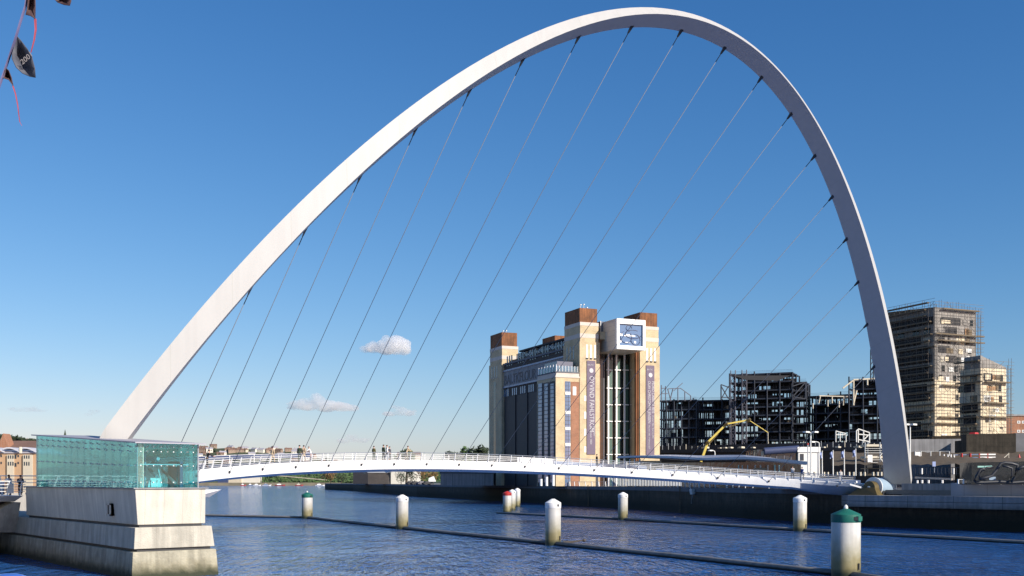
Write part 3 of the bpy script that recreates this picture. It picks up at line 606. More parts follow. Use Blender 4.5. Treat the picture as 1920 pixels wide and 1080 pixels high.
# roof penthouse: long glazed level with leaning white struts
q = MB(); q.prism(rect(3.2, tR1-3.2, sT, sB0-4), zM, zM+3.1); ph = q.build('penthouse', M['glassblue'], mill)
q = MB(); q.prism(rect(1.9, tR1-2, sT, sB0-9), zM+3.1, zM+3.55); q.build('penthouse_roof', M['slab'], ph)
for k in range(9):
    s = sT+3+(sB0-sT-14)*k/8; a = FR.K+FR.d*2.1+FS.d*s; b = FR.K+FR.d*3.2+FS.d*(s+2.6); q = MB(); q.bar((a.x, a.y, zM+.3), (b.x, b.y, zM+3.2), .28)
    c = FR.K+FR.d*2.1+FS.d*(s+5.2); q.bar((c.x, c.y, zM+.3), (b.x, b.y, zM+3.2), .22); q.build('roof_strut', M['cream'] if k % 2 else M['white2'], ph)
q = MB(); q.fbox(FM, sT+1, sB0-1, -1.3, -1.15, zM+.1, zM+1.3); q.build('roof_balustrade', M['dark'], mill)
# glazed centre bay, recessed
REC = 5.5
q = MB(); q.prism(rect(tL, tR0, REC, sT), LZ, zT-2.2); cb = q.build('centre_glazing', M['glassdark'], mill)
FC = Face(FR.K+FS.d*REC, FR.a); FC.n = FR.n
for px in (1138, 1153.3, 1168.2, 1183): 
    t = FC.t(px+.0); q = MB(); q.fbox(FC, t-.2, t+.2, .5, .9, LZ, zT-7.2); r_ = q.build('glazing_rib', M['boxwhite'], cb)
    q = MB(); q.fbox(FC, t+.5, t+1.5, .05, .3, LZ, zT-8.0-random.random()*3); q.build('lift_strip', M['liftgreen'], r_)
    q = MB()
    for py in (695, 729, 760, 791, 822, 853): z = FC.z(px, py); q.fbox(FC, t-.5, t+1.3, .55, .85, z, z+.24)
    q.build('rib_bracket', M['boxwhite'], r_)
for t in (tL+.05, tR0-1.0, tR0-.45): q = MB(); q.prism(rect(t, t+.35, .4, 1.2), LZ, zT-3); q.build('rust_trim', M['rust'], cb)
for k in range(5): t = tL+(tR0-tL)*(k+.9)/5.6; q = MB(); q.fbox(FC, t-.1, t+.1, 0, .15, LZ, zT-3); q.build('mullion', M['frame2'], cb)
# viewing box
PR = 6.0
FV = Face(FR.K-FS.d*PR, FR.a); FV.n = FR.n
v0, v1 = FV.t(1156.7), FV.t(1210.3); za, zb = FV.z(1156.7, 654), FV.z(1156.7, 596.7)
def vrect(a, b, s0, s1): return [FR.K+FR.d*t+FS.d*s for t, s in ((a, s0), (b, s0), (b, s1), (a, s1))]
q = MB(); q.prism(vrect(v0, v1, -PR+.7, REC+2), za, zb); vb = q.build('viewing_box', M['boxpanel'], mill)
q = MB(); e = 1.0
for a, b, c, d in ((v0, v1, zb-e-.3, zb), (v0, v1, za, za+e), (v0, v0+.75, za+e, zb-e-.3), (v1-.75, v1, za+e, zb-e-.3)): q.prism(vrect(a, b, -PR, -PR+.69), c, d)
q.build('box_frame', M['boxwhite'], vb)
q = MB(); q.prism(vrect(v0+.76, v1-.76, -PR+.5, -PR+.68), za+e, zb-e-.3); gw = q.build('picture_window', M['glassblue'], vb)
rnd = random.Random(5)
q = MB()
for z_, h_, w_ in ((.45, .28, .75), (.14, .16, 1.)):
    for j in range(7):
        if rnd.random() < .75: a = v0+1+(v1-v0-2.4)*w_*j/7; q.prism(vrect(a, a+rnd.uniform(.4, 1.1), -PR+.44, -PR+.49), za+e+(zb-za)*z_*.7, za+e+(zb-za)*z_*.7+h_+rnd.random()*.4)
q.build('reflection_bar', M['boxwhite'], gw)  # white bars modelled as reflections on the picture window
q = MB()        # thin abstract line drawing on the glass (generic strokes)
for j, (cx_, cz_, rx_, rz_) in enumerate(((.45, .82, .10, .13), (.6, .55, .28, .2), (.35, .4, .2, .28), (.68, .3, .16, .25))):
    pts = []
    for k in range(15): w = 2*pi*k/14*.8+j; p = FR.at(v0+(v1-v0)*(cx_+rx_*cos(w)))-FS.d*(PR-.46); pts.append((p.x, p.y, za+1+(zb-za-2.3)*min(.97, max(.03, cz_+rz_*sin(w)))))
    q.tube(pts, .09, 5)
q.build('window_drawing', M['navy'], gw)
q = MB(); q.prism(vrect(tL+1, v1+1, 1.5, 9), zT-2.2, zT+.7); rg = q.build('rooftop_glasshouse', M['glassgrey'], mill)
for k in range(7): q = MB(); t = tL+1+(v1-tL)*k/6; q.prism(vrect(t-.07, t+.07, 1.3, 1.48), zT-2.2, zT+.8); q.build('mullion', M['steel'], rg)
q = MB(); q.prism(vrect(tL+.2, tR0, .3, REC+1), zT-4.2, zT-2.21); q.build('centre_lintel', M['brick'], mill)
# banners
def banner(px0, px1, y0, y1, lines):
    t0, t1 = FR.t(px0), FR.t(px1); zt, zb2 = FR.z(px0, y0), FR.z(px0, y1); q = MB(); q.fbox(FR, t0, t1, .12, .2, zb2, zt); b = q.build('banner', M['banner'], mill)
    q = MB(); c = (t0+t1)/2; p = FR.at(c, .22); q.tube([(p.x, p.y, zt-2.6), FR.at(c, .3).to_3d()+Vector((0, 0, zt-2.6))], .62, 16); q.build('banner_emblem', M['letter'], b)
    for body_, size, off, top, sx in lines:
        o = FR.at(t0+off, .24); text('banner_text', body_, size, M['letter'], b, (o.x, o.y, zt-top), (0, 0, -1), (FR.d.x, FR.d.y, 0), .01, sx=sx)
    o = FR.at((t0+t1)/2, .24); text('banner_text', 'BALTIC', .55, M['letter'], b, (o.x-FR.d.x*1.1, o.y-FR.d.y*1.1, zt-1.3), (FR.d.x, FR.d.y, 0), (0, 0, 1), .01)
banner(1100, 1115.7, 676, 852, [('ÖYVIND FAHLSTRÖM', 1.95, .75, 4.0, .78), ('November –', .75, 1.9, 17.2, .8), ('September 2002', .75, .9, 17.2, .95)])
banner(1211, 1226.3, 685, 853, [('PEDRO CABRITA REIS', 1.15, 1.75, 4.2, .78), ('OLAV CHRISTOPHER JENSSEN', 1.15, .55, 4.2, .74), ('December 2002 / 28 January 2003', .62, 1.85, 13.4, .72), ('December 2002 – 9 February 2003', .62, .7, 16.0, .72)])
for py0, py1 in ((742, 752), (772, 785), (804, 817), (837, 848)): q = MB(); q.fbox(FR, FR.t(1095.3), FR.t(1099), -.05, .05, FR.z(1097, py1), FR.z(1097, py0)); q.build('small_window', M['boxwhite'], tw1)
q = MB(); q.fbox(FR, FR.t(1117), FR.t(1121.5), -.05, .06, LZ, LZ+5); q.build('arched_door', M['dark'], tw1)
# lower riverside annex
tA = FR.t(1042.5); FAf = FR.off(0); FA = Face(FR.at(tA), FS.a); FA.n = FS.n; FA.n = FA.n if FA.n.dot(Vector((CX, CY))-FA.K) > 0 else -FA.n
sA = FA.t(1007); zA = FR.z(1060, 697)
def arect(a, b, s0, s1): return rect(a, b, s0, s1)
q = MB(); q.prism(arect(tA, -.05, .15, sA), LZ, zA-1.5); an = q.build('annex_wall', M['brick'], mill)
q = MB(); q.prism(arect(tA-.15, -.02, 0, sA+.15), zA-1.5, zA-1.1); q.prism(arect(tA+.1, -.05, .2, sA), zA-1.1, zA-.25); q.build('annex_cornice', M['stoneband'], an)
q = MB(); q.prism(arect(tA-.1, -.03, .05, sA+.1), zA-.25, zA+.05); q.build('annex_coping', M['coping'], an)
q = MB(); q.prism(arect(tA+1.3, -1, 2, sA-2), zA+.05, zA+2.9); tg = q.build('terrace_glasshouse', M['glassgrey'], an)
q = MB(); q.prism(arect(tA+.3, -.4, .4, .48), zA+.05, zA+1.5); q.prism(arect(tA+.3, tA+.38, .5, sA-.5), zA+.05, zA+1.5); q.build('terrace_balustrade', M['clear'], an)
for k in range(8): q = MB(); t = tA+.3+(-.7-tA)*k/7; q.prism(arect(t-.05, t+.05, .3, .4), zA+.05, zA+1.6); q.build('balustrade_post', M['white'], an)
for k in range(7): q = MB(); s = .5+(sA-1)*k/6; q.prism(arect(tA+.2, tA+.3, s-.25, s+.25), zA+.05, zA+1.9); q.build('parasol_screen', M['white'], an)
q = MB(); q.fbox(FA, .4, sA-.3, -.05, .03, LZ, zA-2.4); q.build('annex_side_sheet', M['strip_dark'], an)  # thin dark sheet over the annex side wall
for a, b in ((1009.8, 1016.6), (1021.3, 1027.5), (1032.6, 1038.8)):
    t0, t1 = FA.t(a), FA.t(b); q = MB(); q.fbox(FA, t0, t1, -.02, .1, LZ+1, FA.z(a, 720)); sw = q.build('strip_window', M['glassblue'], an)
    q = MB(); zz = LZ+2
    while zz < FA.z(a, 722): q.fbox(FA, t0, t1, .1, .2, zz, zz+.13); zz += 1.05
    q.build('glazing_bar', M['dark'], sw)
t0, t1 = FR.t(1060), FR.t(1069.5); q = MB(); q.fbox(FR, t0, t1, -.3, -.02, LZ, FR.z(1064, 715)); sw = q.build('strip_window', M['glassblue'], an)
for py in (740, 776, 806, 836): q = MB(); q.fbox(FR, t0-.02, t1+.02, -.02, .05, FR.z(1064, py), FR.z(1064, py)+.75); q.build('spandrel', M['white2'], sw)
q = MB()
for k in range(26): z = LZ+2+k*1.0; q.fbox(FR, t0, t1, -.02, .01, z, z+.09)
for f_ in (.33, .66): q.fbox(FR, t0+(t1-t0)*f_-.05, t0+(t1-t0)*f_+.05, -.02, .012, LZ, FR.z(1064, 716))
q.build('glazing_bar', M['dark'], sw)
t0, t1 = FR.t(1070.8), FR.t(1086.2); q = MB(); q.fbox(FR, t0, t1, -.3, -.03, LZ, FR.z(1080, 716)); rb = q.build('red_brick_panel', M['redbrick'], an)
q = MB(); q.fbox(FR, FR.t(1074), FR.t(1080.3), -.03, .03, FR.z(1077, 741), FR.z(1077, 725)); q.build('small_window', M['boxwhite'], rb)
# low wing with columns at the foot, seen under the bridge deck
def blk(name, m, px0, px1, ytop, D, depth=12, zb=LZ, label=None, cat='building', group=None, hd=None):
    f = Face(P(px0, HOR, D).xy, hd if hd is not None else YAW+pi/2); n = Vector((-f.d.y, f.d.x)); n = n if n.dot(Vector((S_, C_))) > 0 else -n
    t1 = f.t(px1); a = f.at(0); b = f.at(t1); q = MB(); zt = CZ+(HOR-ytop)*f.D(px0)/F; q.prism([a, b, b+n*depth, a+n*depth], zb, zt); return q, f, t1, zt
# ---------------------------------------------------------------- RIGHT FOOT: caisson, parapet, things on it
cz = 4.28
south = thing('right_caisson', 'long low grey concrete caisson carrying the right foot of the arch', 'concrete caisson', (51, -20, 0))
q = MB(); q.prism([(48, -140), (52.4, -140), (52.4, 6.6), (48, 2.6)], 3.5, cz); q.build('upper_course', M['plinth'], south, bevel=.03)
q = MB(); q.prism([(47.95, -140), (52.4, -140), (52.4, 6.6), (47.95, 2.6)], 2.72, 3.46); q.build('lower_course', M['plinth'], south, bevel=.03)
q = MB(); q.prism([(49.6, -140), (52.4, -140), (52.4, 4.5), (49.6, 2.0)], -1.5, 2.72); q.build('timber_fender', M['quay'], south)
pw = thing('river_parapet', 'blue grey concrete parapet wall with top rail beside the arch foot', 'parapet wall', (51.5, -20, cz))
q = MB(); q.box(51.4, -140, cz, 52.0, -10.2, 5.95); q.build('wall', M['parapet'], pw)
q = MB(); q.box(51.55, -10.2, cz, 52.0, -3.2, 5.86); q.build('wall_end', M['plinth'], pw)
q = MB(); q.tube([(51.2, -140, 6.02), (51.2, -13.5, 6.02)], .11, 8); q.build('top_rail', M['white2'], pw)
for k in range(9): y = -13.6-k*2.65; q = MB(); q.frust([(51.1, y, 5.85), (51.35, y, 5.85), (51.35, y-.55, 5.72), (51.1, y-.55, 5.72)], [(51.1, y, 6.02), (51.35, y, 6.02), (51.35, y-.55, 5.9), (51.1, y-.55, 5.9)]); q.build('rail_bracket', M['white'], pw)
def post_row(name, pts, h, r, m, parent=None):
    for p in pts: q = MB(); q.tube([p, (p[0], p[1], p[2]+h)], r, 6); q.build(name, m, parent)
# quay railing along the far quay wall
def quay_pt(s):
    L = quay_line[2:14]
    for a, b in zip(L, L[1:]):
        a, b = Vector(a), Vector(b); d = (b-a).length
        if s <= d: return a+(b-a)*s/d, (b-a).normalized()
        s -= d
    return b, (b-a).normalized()
qr = thing('quay_railing', 'white post and wire railing along the far quay edge below the deck', 'railing', (80, 60, LZ))
for k in range(64):
    p, d = quay_pt(5+k*(2.45 if k < 34 else 4.2)-(0 if k < 34 else 34*1.75)); n = Vector((d.y, -d.x))*.2; q = MB(); b = V3(p+n, LZ+.06)
    q.bar(b, b+Vector((0, 0, 1.15))-V3(n*.6, 0), .16 if k % 5 else .26); q.build('railing_post', M['white'], qr)
q = MB()
for z in (.3, .6, .9, 1.15): q.tube([V3(quay_pt(s)[0], LZ+z) for s in range(5, 330, 6)], .025 if z < 1.1 else .04, 4)
q.build('rail', M['steel'], qr)
# slatted fence in front of the low building
def line_posts(name, label, cat, pxs, ybot, ytop, D0, D1, m, w=.14, base_z=None, rails=(), group=None):
    t = thing(name, label, cat, P(sum(pxs)/len(pxs), HOR, (D0+D1)/2).xy.to_3d()+Vector((0, 0, base_z or LZ)), group); last = []
    for i, px in enumerate(pxs):
        D = D0+(D1-D0)*i/max(1, len(pxs)-1); a, b = P(px, ybot, D), P(px, ytop, D); q = MB(); q.bar(a, b, w); q.build('fence_post', m, t); last.append((a, b))
    q = MB()
    for f in rails: q.tube([a.lerp(b, f) for a, b in last], .04, 4)
    if rails: q.build('rail', m, t)
    return t
line_posts('slat_fence', 'close row of sunlit pale slats standing behind the quay railing under the deck', 'fence', [1140+2.9*k for k in range(48)], 911, 895, 232, 178, M['white2'], .12)
# low riverside hall with long bowed canopy roof
canopy = thing('riverside_hall', 'low dark riverside hall with a long thin bowed roof and timber panels', 'hall building', P(1340, HOR, 190).xy.to_3d()+Vector((0, 0, LZ)))
def D_at(px): return 236+(158-236)*(px-1160)/(1514-1160)
q = MB(); nn = 28; top = []
edge = [(1158, 858.5), (1200, 857.5), (1260, 859), (1320, 862.5), (1345, 862.0), (1400, 861), (1450, 864), (1514, 870.5)]
for i in range(nn+1):
    px = 1158+(1514-1158)*i/nn; f = i/nn; D = D_at(px); e = P(px, lerp(edge, px), D); back = Vector((S_, C_, 0))
    wdt = 13*math.sin(pi*min(1, max(0, .04+f*.94)))**.7+.5; cr = e+back*wdt*.28+Vector((0, 0, .2+.75*math.sin(pi*f))); bk_ = e+back*wdt+Vector((0, 0, .1))
    q.v += [e, e+Vector((0, 0, .42))+back*.12, cr, bk_+Vector((0, 0, .1)), bk_, e+back*wdt*.3+Vector((0, 0, -.1))]
for i in range(nn):
    for k in range(6): q.f.append((i*6+k, i*6+(k+1) % 6, i*6+6+(k+1) % 6, i*6+6+k))
q.f += [tuple(range(6)), tuple(nn*6+k for k in reversed(range(6)))]
q.build('bowed_roof', M['canopy'], canopy)
q, f_, t1, zt = blk('hall_wall', 0, 1178, 1500, 868, 226, 10, LZ, hd=None)
fh = Face(P(1178, HOR, 238).xy, 0); a, b = P(1178, HOR, 238), P(1502, HOR, 168); back = Vector((S_, C_, 0))*7
q = MB(); q.frust([V3(p, LZ) for p in (a, b, b+back, a+back)], [V3(p, CZ+(HOR-873)*D/F+.6) for p, D in ((a, 238), (b, 168), (b+back, 168), (a+back, 238))]); q.build('glazed_wall', M['glassdark'], canopy)
for x0, x1 in ((1350.5, 1375.5), (1414.5, 1437)):
    D = D_at(x0)-9; p0, p1 = P(x0, 915, D), P(x1, 915, D-2); q = MB(); q.frust([V3(p, LZ) for p in (p0, p1, p1+back*.1, p0+back*.1)], [V3(p, CZ+(HOR-877.5)*D/F) for p in (p0, p1, p1+back*.1, p0+back*.1)]); q.build('timber_panel', M['wood'], canopy)
for px in (1385, 1392, 1402, 1416, 1426, 1440, 1453, 1461): D = D_at(px)-3; q = MB(); q.bar(P(px, 885, D), P(px, 872, D), .15); q.build('window_fin', M['fin'] if px % 2 else M['cream'], canopy)
for px in (1172, 1181, 1190, 1200): D = D_at(px)+2; q = MB(); q.bar(P(px, 908, D), P(px, 861, D), .2); q.build('roof_post', M['white'], canopy)
q = MB(); q.frust([P(1192, 869, 236), P(1240, 868, 226), P(1240, 868, 228), P(1192, 869, 238)], [P(1192, 864, 236), P(1240, 864, 226), P(1240, 864, 228), P(1192, 864, 238)]); q.build('lit_clerestory', M['cream'], canopy)
# small things on the quay edge
la = thing('ladder_cage', 'small white ladder cage hanging over the dark quay wall', 'ladder', P(1300, 915, 196)); p = P(1300, 918, 196); c = P(1300, 905, 196)
q = MB(); q.frust([p+Vector(v) for v in ((-.6, -.3, -.9), (.5, -.3, -.9), (.5, .3, -.9), (-.6, .3, -.9))], [p+Vector(v) for v in ((-.85, -.3, .1), (.75, -.3, .1), (.75, .3, .1), (-.85, .3, .1))]); q.build('platform_box', M['white2'], la, bevel=.03)
q = MB(); q.tube([p+Vector((-.8, 0, .1)), p+Vector((-.8, 0, 1.25)), p+Vector((.75, 0, 1.25)), p+Vector((.75, 0, .1))], .07, 6); q.build('grab_rail', M['white'], la)
q = MB(); q.bar(p+Vector((-.2, 0, -.9)), p+Vector((-.5, 0, -2.6)), .18); q.build('drain_pipe', M['plinth'], la)
# white office block with dark glazed wing
off = thing('white_office_block', 'small white two storey block with dark glazed wing behind the hall roof tip', 'office building', P(1515, 900, 205))
q, f_, t1, zt = blk('w', 0, 1497, 1536, 839, 205, 9, LZ); wl = q.build('wall', M['white2'], off)
q = MB(); nO = f_.n if f_.n.dot(Vector((CX, CY))-f_.K) > 0 else -f_.n; f_.n = nO
q.fbox(f_, f_.t(1500), f_.t(1507), -.1, .05, f_.z(1503, 863.5), f_.z(1503, 851)); q.build('window', M['glass'], wl)
q = MB(); q.fbox(f_, -.2, t1+.2, -9, .2, zt-.9, zt+.1); q.build('parapet_edge', M['white'], wl)
q = MB(); q.fbox(f_, f_.t(1521), f_.t(1522), .0, .05, LZ, zt-1); q.fbox(f_, f_.t(1533), f_.t(1534), .0, .05, LZ, zt-1); q.build('panel_joint', M['roofgrey'], wl)
q, g_, t1, zt2 = blk('w', 0, 1420, 1496.6, 843, 206, 10, LZ); wg = q.build('glazed_wing', M['glass'], off)
gn = g_.n if g_.n.dot(Vector((CX, CY))-g_.K) > 0 else -g_.n; g_.n = gn
q = MB(); a, b = g_.at(g_.t(1432), .4), g_.at(g_.t(1496.5), .4); q.tube([V3(a, zt2-.35), V3(b, zt2+.1)], .72, 14); q.build('barrel_eave', M['navy'], wg, smooth=True, angle=50)
for px in (1432, 1444, 1456, 1470, 1483): q = MB(); t = g_.t(px); q.fbox(g_, t-.08, t+.08, 0, .12, LZ, zt2-1); q.build('mullion', M['frame2'], wg)
q = MB(); q.fbox(g_, g_.t(1427), g_.t(1435), 0, .1, g_.z(1430, 857), g_.z(1430, 846)); q.build('lit_window', M['cream'], wg)

# ---------------------------------------------------------------- steel frames under construction
rn = random.Random(11)
def frame_bldg(label, px0, px1, ytop, ybot, D0, D1, nbay, floors, depth, core=.5, m=None, top_posts=1.0, group='unfinished steel frames', brace=(), zig=0, seed=1, cores=()):
    rn = random.Random(seed); m = m or M['frame']
    a0, b0 = P(px0, HOR, D0), P(px1, HOR, D1); zt = CZ+(HOR-ytop)*(D0+D1)/2/F; zb_ = CZ+(HOR-ybot)*(D0+D1)/2/F-1
    t = thing('steel_frame_building', label, 'unfinished building', ((a0.x+b0.x)/2, (a0.y+b0.y)/2, zb_), group)
    d = (b0-a0); d.z = 0; n = Vector((-d.y, d.x, 0)).normalized(); n = n if n.dot(Vector((S_, C_, 0))) > 0 else -n; L = d.length; d.normalize()
    nr = 3; fh = (zt-zb_)/floors
    def w_(u, v, z): p = a0+d*u+n*v; return Vector((p.x, p.y, z))
    for k in range(floors+1):       # floor: decking with edge beam
        z = zb_+fh*k; q = MB(); h = .42
        q.frust([w_(0, 0, z-h), w_(L, 0, z-h), w_(L, depth, z-h), w_(0, depth, z-h)], [w_(0, 0, z), w_(L, 0, z), w_(L, depth, z), w_(0, depth, z)]); q.build('floor', M['slab'] if k < floors else m, t)
        q = MB(); q.frust([w_(0, -.18, z-h-.08), w_(L, -.18, z-h-.08), w_(L, -.01, z-h-.08), w_(0, -.01, z-h-.08)], [w_(0, -.18, z+.04), w_(L, -.18, z+.04), w_(L, -.01, z+.04), w_(0, -.01, z+.04)]); q.build('edge_beam', m, t)
    for i in range(nbay+1):
        for j in range(nr):
            u, v = L*i/nbay, depth*j/(nr-1); q = MB(); ex_ = (rn.uniform(.3, 1.6)*top_posts if (j == 0 and rn.random() < .6) else 0)
            q.bar(w_(u+.01, v-(.2 if j == 0 else -.2), zb_), w_(u+.01, v-(.2 if j == 0 else -.2), zt+ex_), .38 if j == 0 else .5, .35); q.build('column', m, t)
    for i in brace:                 # braced tower bays: twin posts with X lacing
        u0, u1 = L*i/nbay-.9, L*i/nbay+.9; q = MB()
        for u in (u0, u1): q.bar(w_(u, -1.4, zb_), w_(u, -1.4, zt+1.5), .26)
        for k in range(floors):
            z = zb_+fh*k
            q.bar(w_(u0, -1.4, z), w_(u1, -1.4, z+fh), .16); q.bar(w_(u1, -1.4, z), w_(u0, -1.4, z+fh), .16); q.bar(w_(u0, -1.4, z+fh), w_(u1, -1.4, z+fh), .2)
        q.build('braced_hoist_tower', M['frame2'], t)
    # inner block walls, cores and stored materials fill part of the bays
    q = MB()
    for i in range(nbay):
        for k in range(floors):
            if rn.random() < core or any(c0 <= i < c1 for c0, c1 in cores):
                z = zb_+fh*k+.01; u0, u1 = L*i/nbay+.15, L*(i+1)/nbay-.15; v = depth*.55; hh = fh-.45 if rn.random() < .7 or any(c0 <= i < c1 for c0, c1 in cores) else fh*.5
                q.frust([w_(u0, v, z), w_(u1, v, z), w_(u1, v+.4, z), w_(u0, v+.4, z)], [w_(u0, v, z+hh), w_(u1, v, z+hh), w_(u1, v+.4, z+hh), w_(u0, v+.4, z+hh)])
    if q.v: q.build('inner_wall', M['slab'], t)
    q = MB()
    for k in range(1, floors+1):
        z = zb_+fh*k
        for hh in (.5, 1.0): q.tube([w_(0, -.1, z+hh), w_(L, -.1, z+hh)], .035, 4)
    q.build('edge_guard', m, t)
    q = MB()
    for k in range(int(L*.8)):
        u, kk = rn.uniform(0, L), rn.randrange(floors); z = zb_+fh*kk; v = rn.uniform(.5, depth*.5); s = rn.uniform(.3, 1.1); q.frust([w_(u, v, z), w_(u+s, v, z), w_(u+s, v+.6, z), w_(u, v+.6, z)], [w_(u, v, z+s*rn.uniform(.5, 1.8)), w_(u+s, v, z+s), w_(u+s, v+.6, z+s), w_(u, v+.6, z+s)])
    sc_o = q.build('site_clutter', M['board'], t); sc_o['kind'] = 'stuff'
    q = MB()                            # temporary props, ducts and half walls that break up every open bay
    for i in range(nbay):
        for k in range(floors):
            z = zb_+fh*k; u0, u1 = L*i/nbay, L*(i+1)/nbay
            for v in (depth*.3, depth*.75, depth*.95):
                for _ in range(rn.randint(1, 3)): u = rn.uniform(u0+.4, u1-.4); q.bar(w_(u, v, z), w_(u, v, z+fh-.4), rn.uniform(.08, .3))
            if rn.random() < .55: zz = z+fh*rn.uniform(.25, .7); q.bar(w_(u0, depth*.9, zz), w_(u1, depth*.9, zz), .12)
            if rn.random() < .45: a_ = rn.uniform(u0, (u0+u1)/2); b_ = a_+rn.uniform(.8, 2.5); zt_ = z+fh*rn.uniform(.3, .85); q.frust([w_(a_, depth*.93, z), w_(b_, depth*.93, z), w_(b_, depth*.95, z), w_(a_, depth*.95, z)], [w_(a_, depth*.93, zt_), w_(b_, depth*.93, zt_), w_(b_, depth*.95, zt_), w_(a_, depth*.95, zt_)])
            if rn.random() < .2: q.bar(w_(u0, .3, z), w_(u1, .3, z+fh), .14)
    pr_o = q.build('temporary_props', m, t); pr_o['kind'] = 'stuff'
    return t, w_, L, zb_, zt, fh
frame_bldg('low dark steel frame with sky showing through, just right of the brick mill', 1236, 1306, 750, 866, 430, 425, 5, 7, 9, .12, cores=((3, 5),), seed=2)
frame_bldg('dark steel frame wing between the open frame and the tallest frame', 1300, 1372, 750, 866, 432, 428, 4, 7, 18, .8, seed=3)
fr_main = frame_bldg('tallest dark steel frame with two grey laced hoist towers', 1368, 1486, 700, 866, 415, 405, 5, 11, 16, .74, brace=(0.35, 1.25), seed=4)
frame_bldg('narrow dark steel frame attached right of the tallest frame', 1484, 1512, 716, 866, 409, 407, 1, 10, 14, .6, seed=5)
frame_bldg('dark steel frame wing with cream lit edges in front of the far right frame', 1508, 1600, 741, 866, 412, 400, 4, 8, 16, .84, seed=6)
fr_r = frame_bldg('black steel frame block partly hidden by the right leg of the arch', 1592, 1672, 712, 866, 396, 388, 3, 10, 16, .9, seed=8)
# raking roof edges and bracing that give the frames their broken skyline
def extra(root, name, segs, w, m, D):
    for s in segs: q = MB(); q.bar(P(s[0], s[1], D), P(s[2], s[3], D), w); q.build(name, m, root)
r0 = fr_main[0]
extra(r0, 'outrigger_brace', [(1352, 721, 1352, 750), (1352, 721, 1368, 727), (1352, 745, 1368, 745), (1352, 724, 1366, 748), (1366, 724, 1352, 748), (1510, 716, 1487, 724), (1510, 716, 1510, 748), (1510, 748, 1488, 744), (1509, 718, 1488, 742)], .35, M['frame'], 403)
def sheet(root, name, pts, D, m, th=.4):
    back = Vector((S_, C_, 0))*th; lo = [P(x, y, D) for x, y in pts]; q = MB(); q.frust(lo, [p+back for p in lo]); q.build(name, m, root)
sheet(r0, 'deck_soffit', [(1374, 704), (1482, 704), (1458, 714), (1400, 712)], 401, M['slab'])
extra(fr_r[0], 'lit_steel_member', [(1600, 712, 1655, 709), (1600, 712, 1600, 760), (1606, 732, 1600, 756), (1626, 712, 1626, 722), (1580, 728, 1600, 713)], .5, M['cream'], 383)  # sunlit frame edges put in as cream coloured bars
wing = [o for o in bpy.data.objects if o.get('label', '').startswith('dark steel frame wing with cream')][0]
extra(wing, 'lit_steel_member', [(1536, 742, 1604, 744), (1538, 742, 1535, 756), (1560, 743, 1560, 756), (1582, 743, 1581, 760), (1602, 743, 1602, 762), (1552, 750, 1552, 762), (1573, 752, 1573, 764), (1524, 756, 1524, 766)], .38, M['cream'], 397)  # sun on the wing's edges, given as cream bars
lf = [o for o in bpy.data.objects if o.get('label', '').startswith('low dark steel frame with sky')][0]
extra(lf, 'roof_steel', [(1240, 722, 1240, 752), (1248, 724, 1248, 752), (1240, 728, 1250, 728), (1240, 738, 1252, 738), (1252, 729, 1276, 728), (1276, 728, 1295, 742), (1295, 742, 1295, 752), (1252, 729, 1258, 752), (1262, 728, 1256, 752), (1271, 729, 1271, 752), (1284, 735, 1284, 752), (1263, 733, 1280, 718)], .28, M['frame2'], 424)
mst = thing('steel_mast', 'slim dark lattice mast standing between the black frame and the arch leg', 'mast', P(1634, 715, 380))
q = MB()
for a in (1632.5, 1637.5): q.bar(P(a, 715, 380), P(a, 655, 380), .3)
for k in range(6): q.bar(P(1632.5, 715-k*10, 380), P(1637.5, 705-k*10, 380), .2)
q.build('lattice', M['frame'], mst)
# dark podium deck and retaining wall below the frames
pod = thing('site_podium', 'long dark concrete podium with site hoarding below the steel frames', 'podium', P(1400, HOR, 330).xy.to_3d()+Vector((0, 0, LZ)))
q = MB(); a, b = P(1236, HOR, 330), P(1680, HOR, 262); bk2 = Vector((S_, C_, 0))*170
q.frust([V3(p, LZ) for p in (a, b, b+bk2, a+bk2)], [V3(a, CZ+(HOR-846)*330/F), V3(b, CZ+(HOR-842)*262/F), V3(b+bk2, CZ+(HOR-858)*432/F), V3(a+bk2, CZ+(HOR-858)*500/F)]); q.build('podium_wall', M['strip_dark'], pod)
q = MB(); q.bar(V3(a, CZ+(HOR-846)*330/F+.5), V3(b, CZ+(HOR-839)*262/F+.5), 1.2, 2.2); q.build('podium_edge', M['frame'], pod)
for k in range(40):
    f = k/39; D = 326+(258-326)*f; px = 1242+430*f; y0 = 846-6*f; q = MB(); q.bar(P(px, y0-3, D), P(px, y0-8-rn.random()*7, D), .16); q.build('hoarding_post', M['steel'] if rn.random() < .6 else M['cream'], pod)
q = MB()
for k in range(14): px = 1290+rn.random()*330; D = 318-60*(px-1240)/430; s = rn.uniform(.25, .8); p = P(px, 841-2*(px-1240)/430, D); q.frust([p, p+Vector((s*2, 0, 0)), p+Vector((s*2, 1, 0)), p+Vector((0, 1, 0))], [p+Vector((0, 0, s*.7)), p+Vector((s*2, 0, s*.6)), p+Vector((s*2, 1, s*.6)), p+Vector((0, 1, s*.7))])
q.build('site_materials', M['cream'], pod)
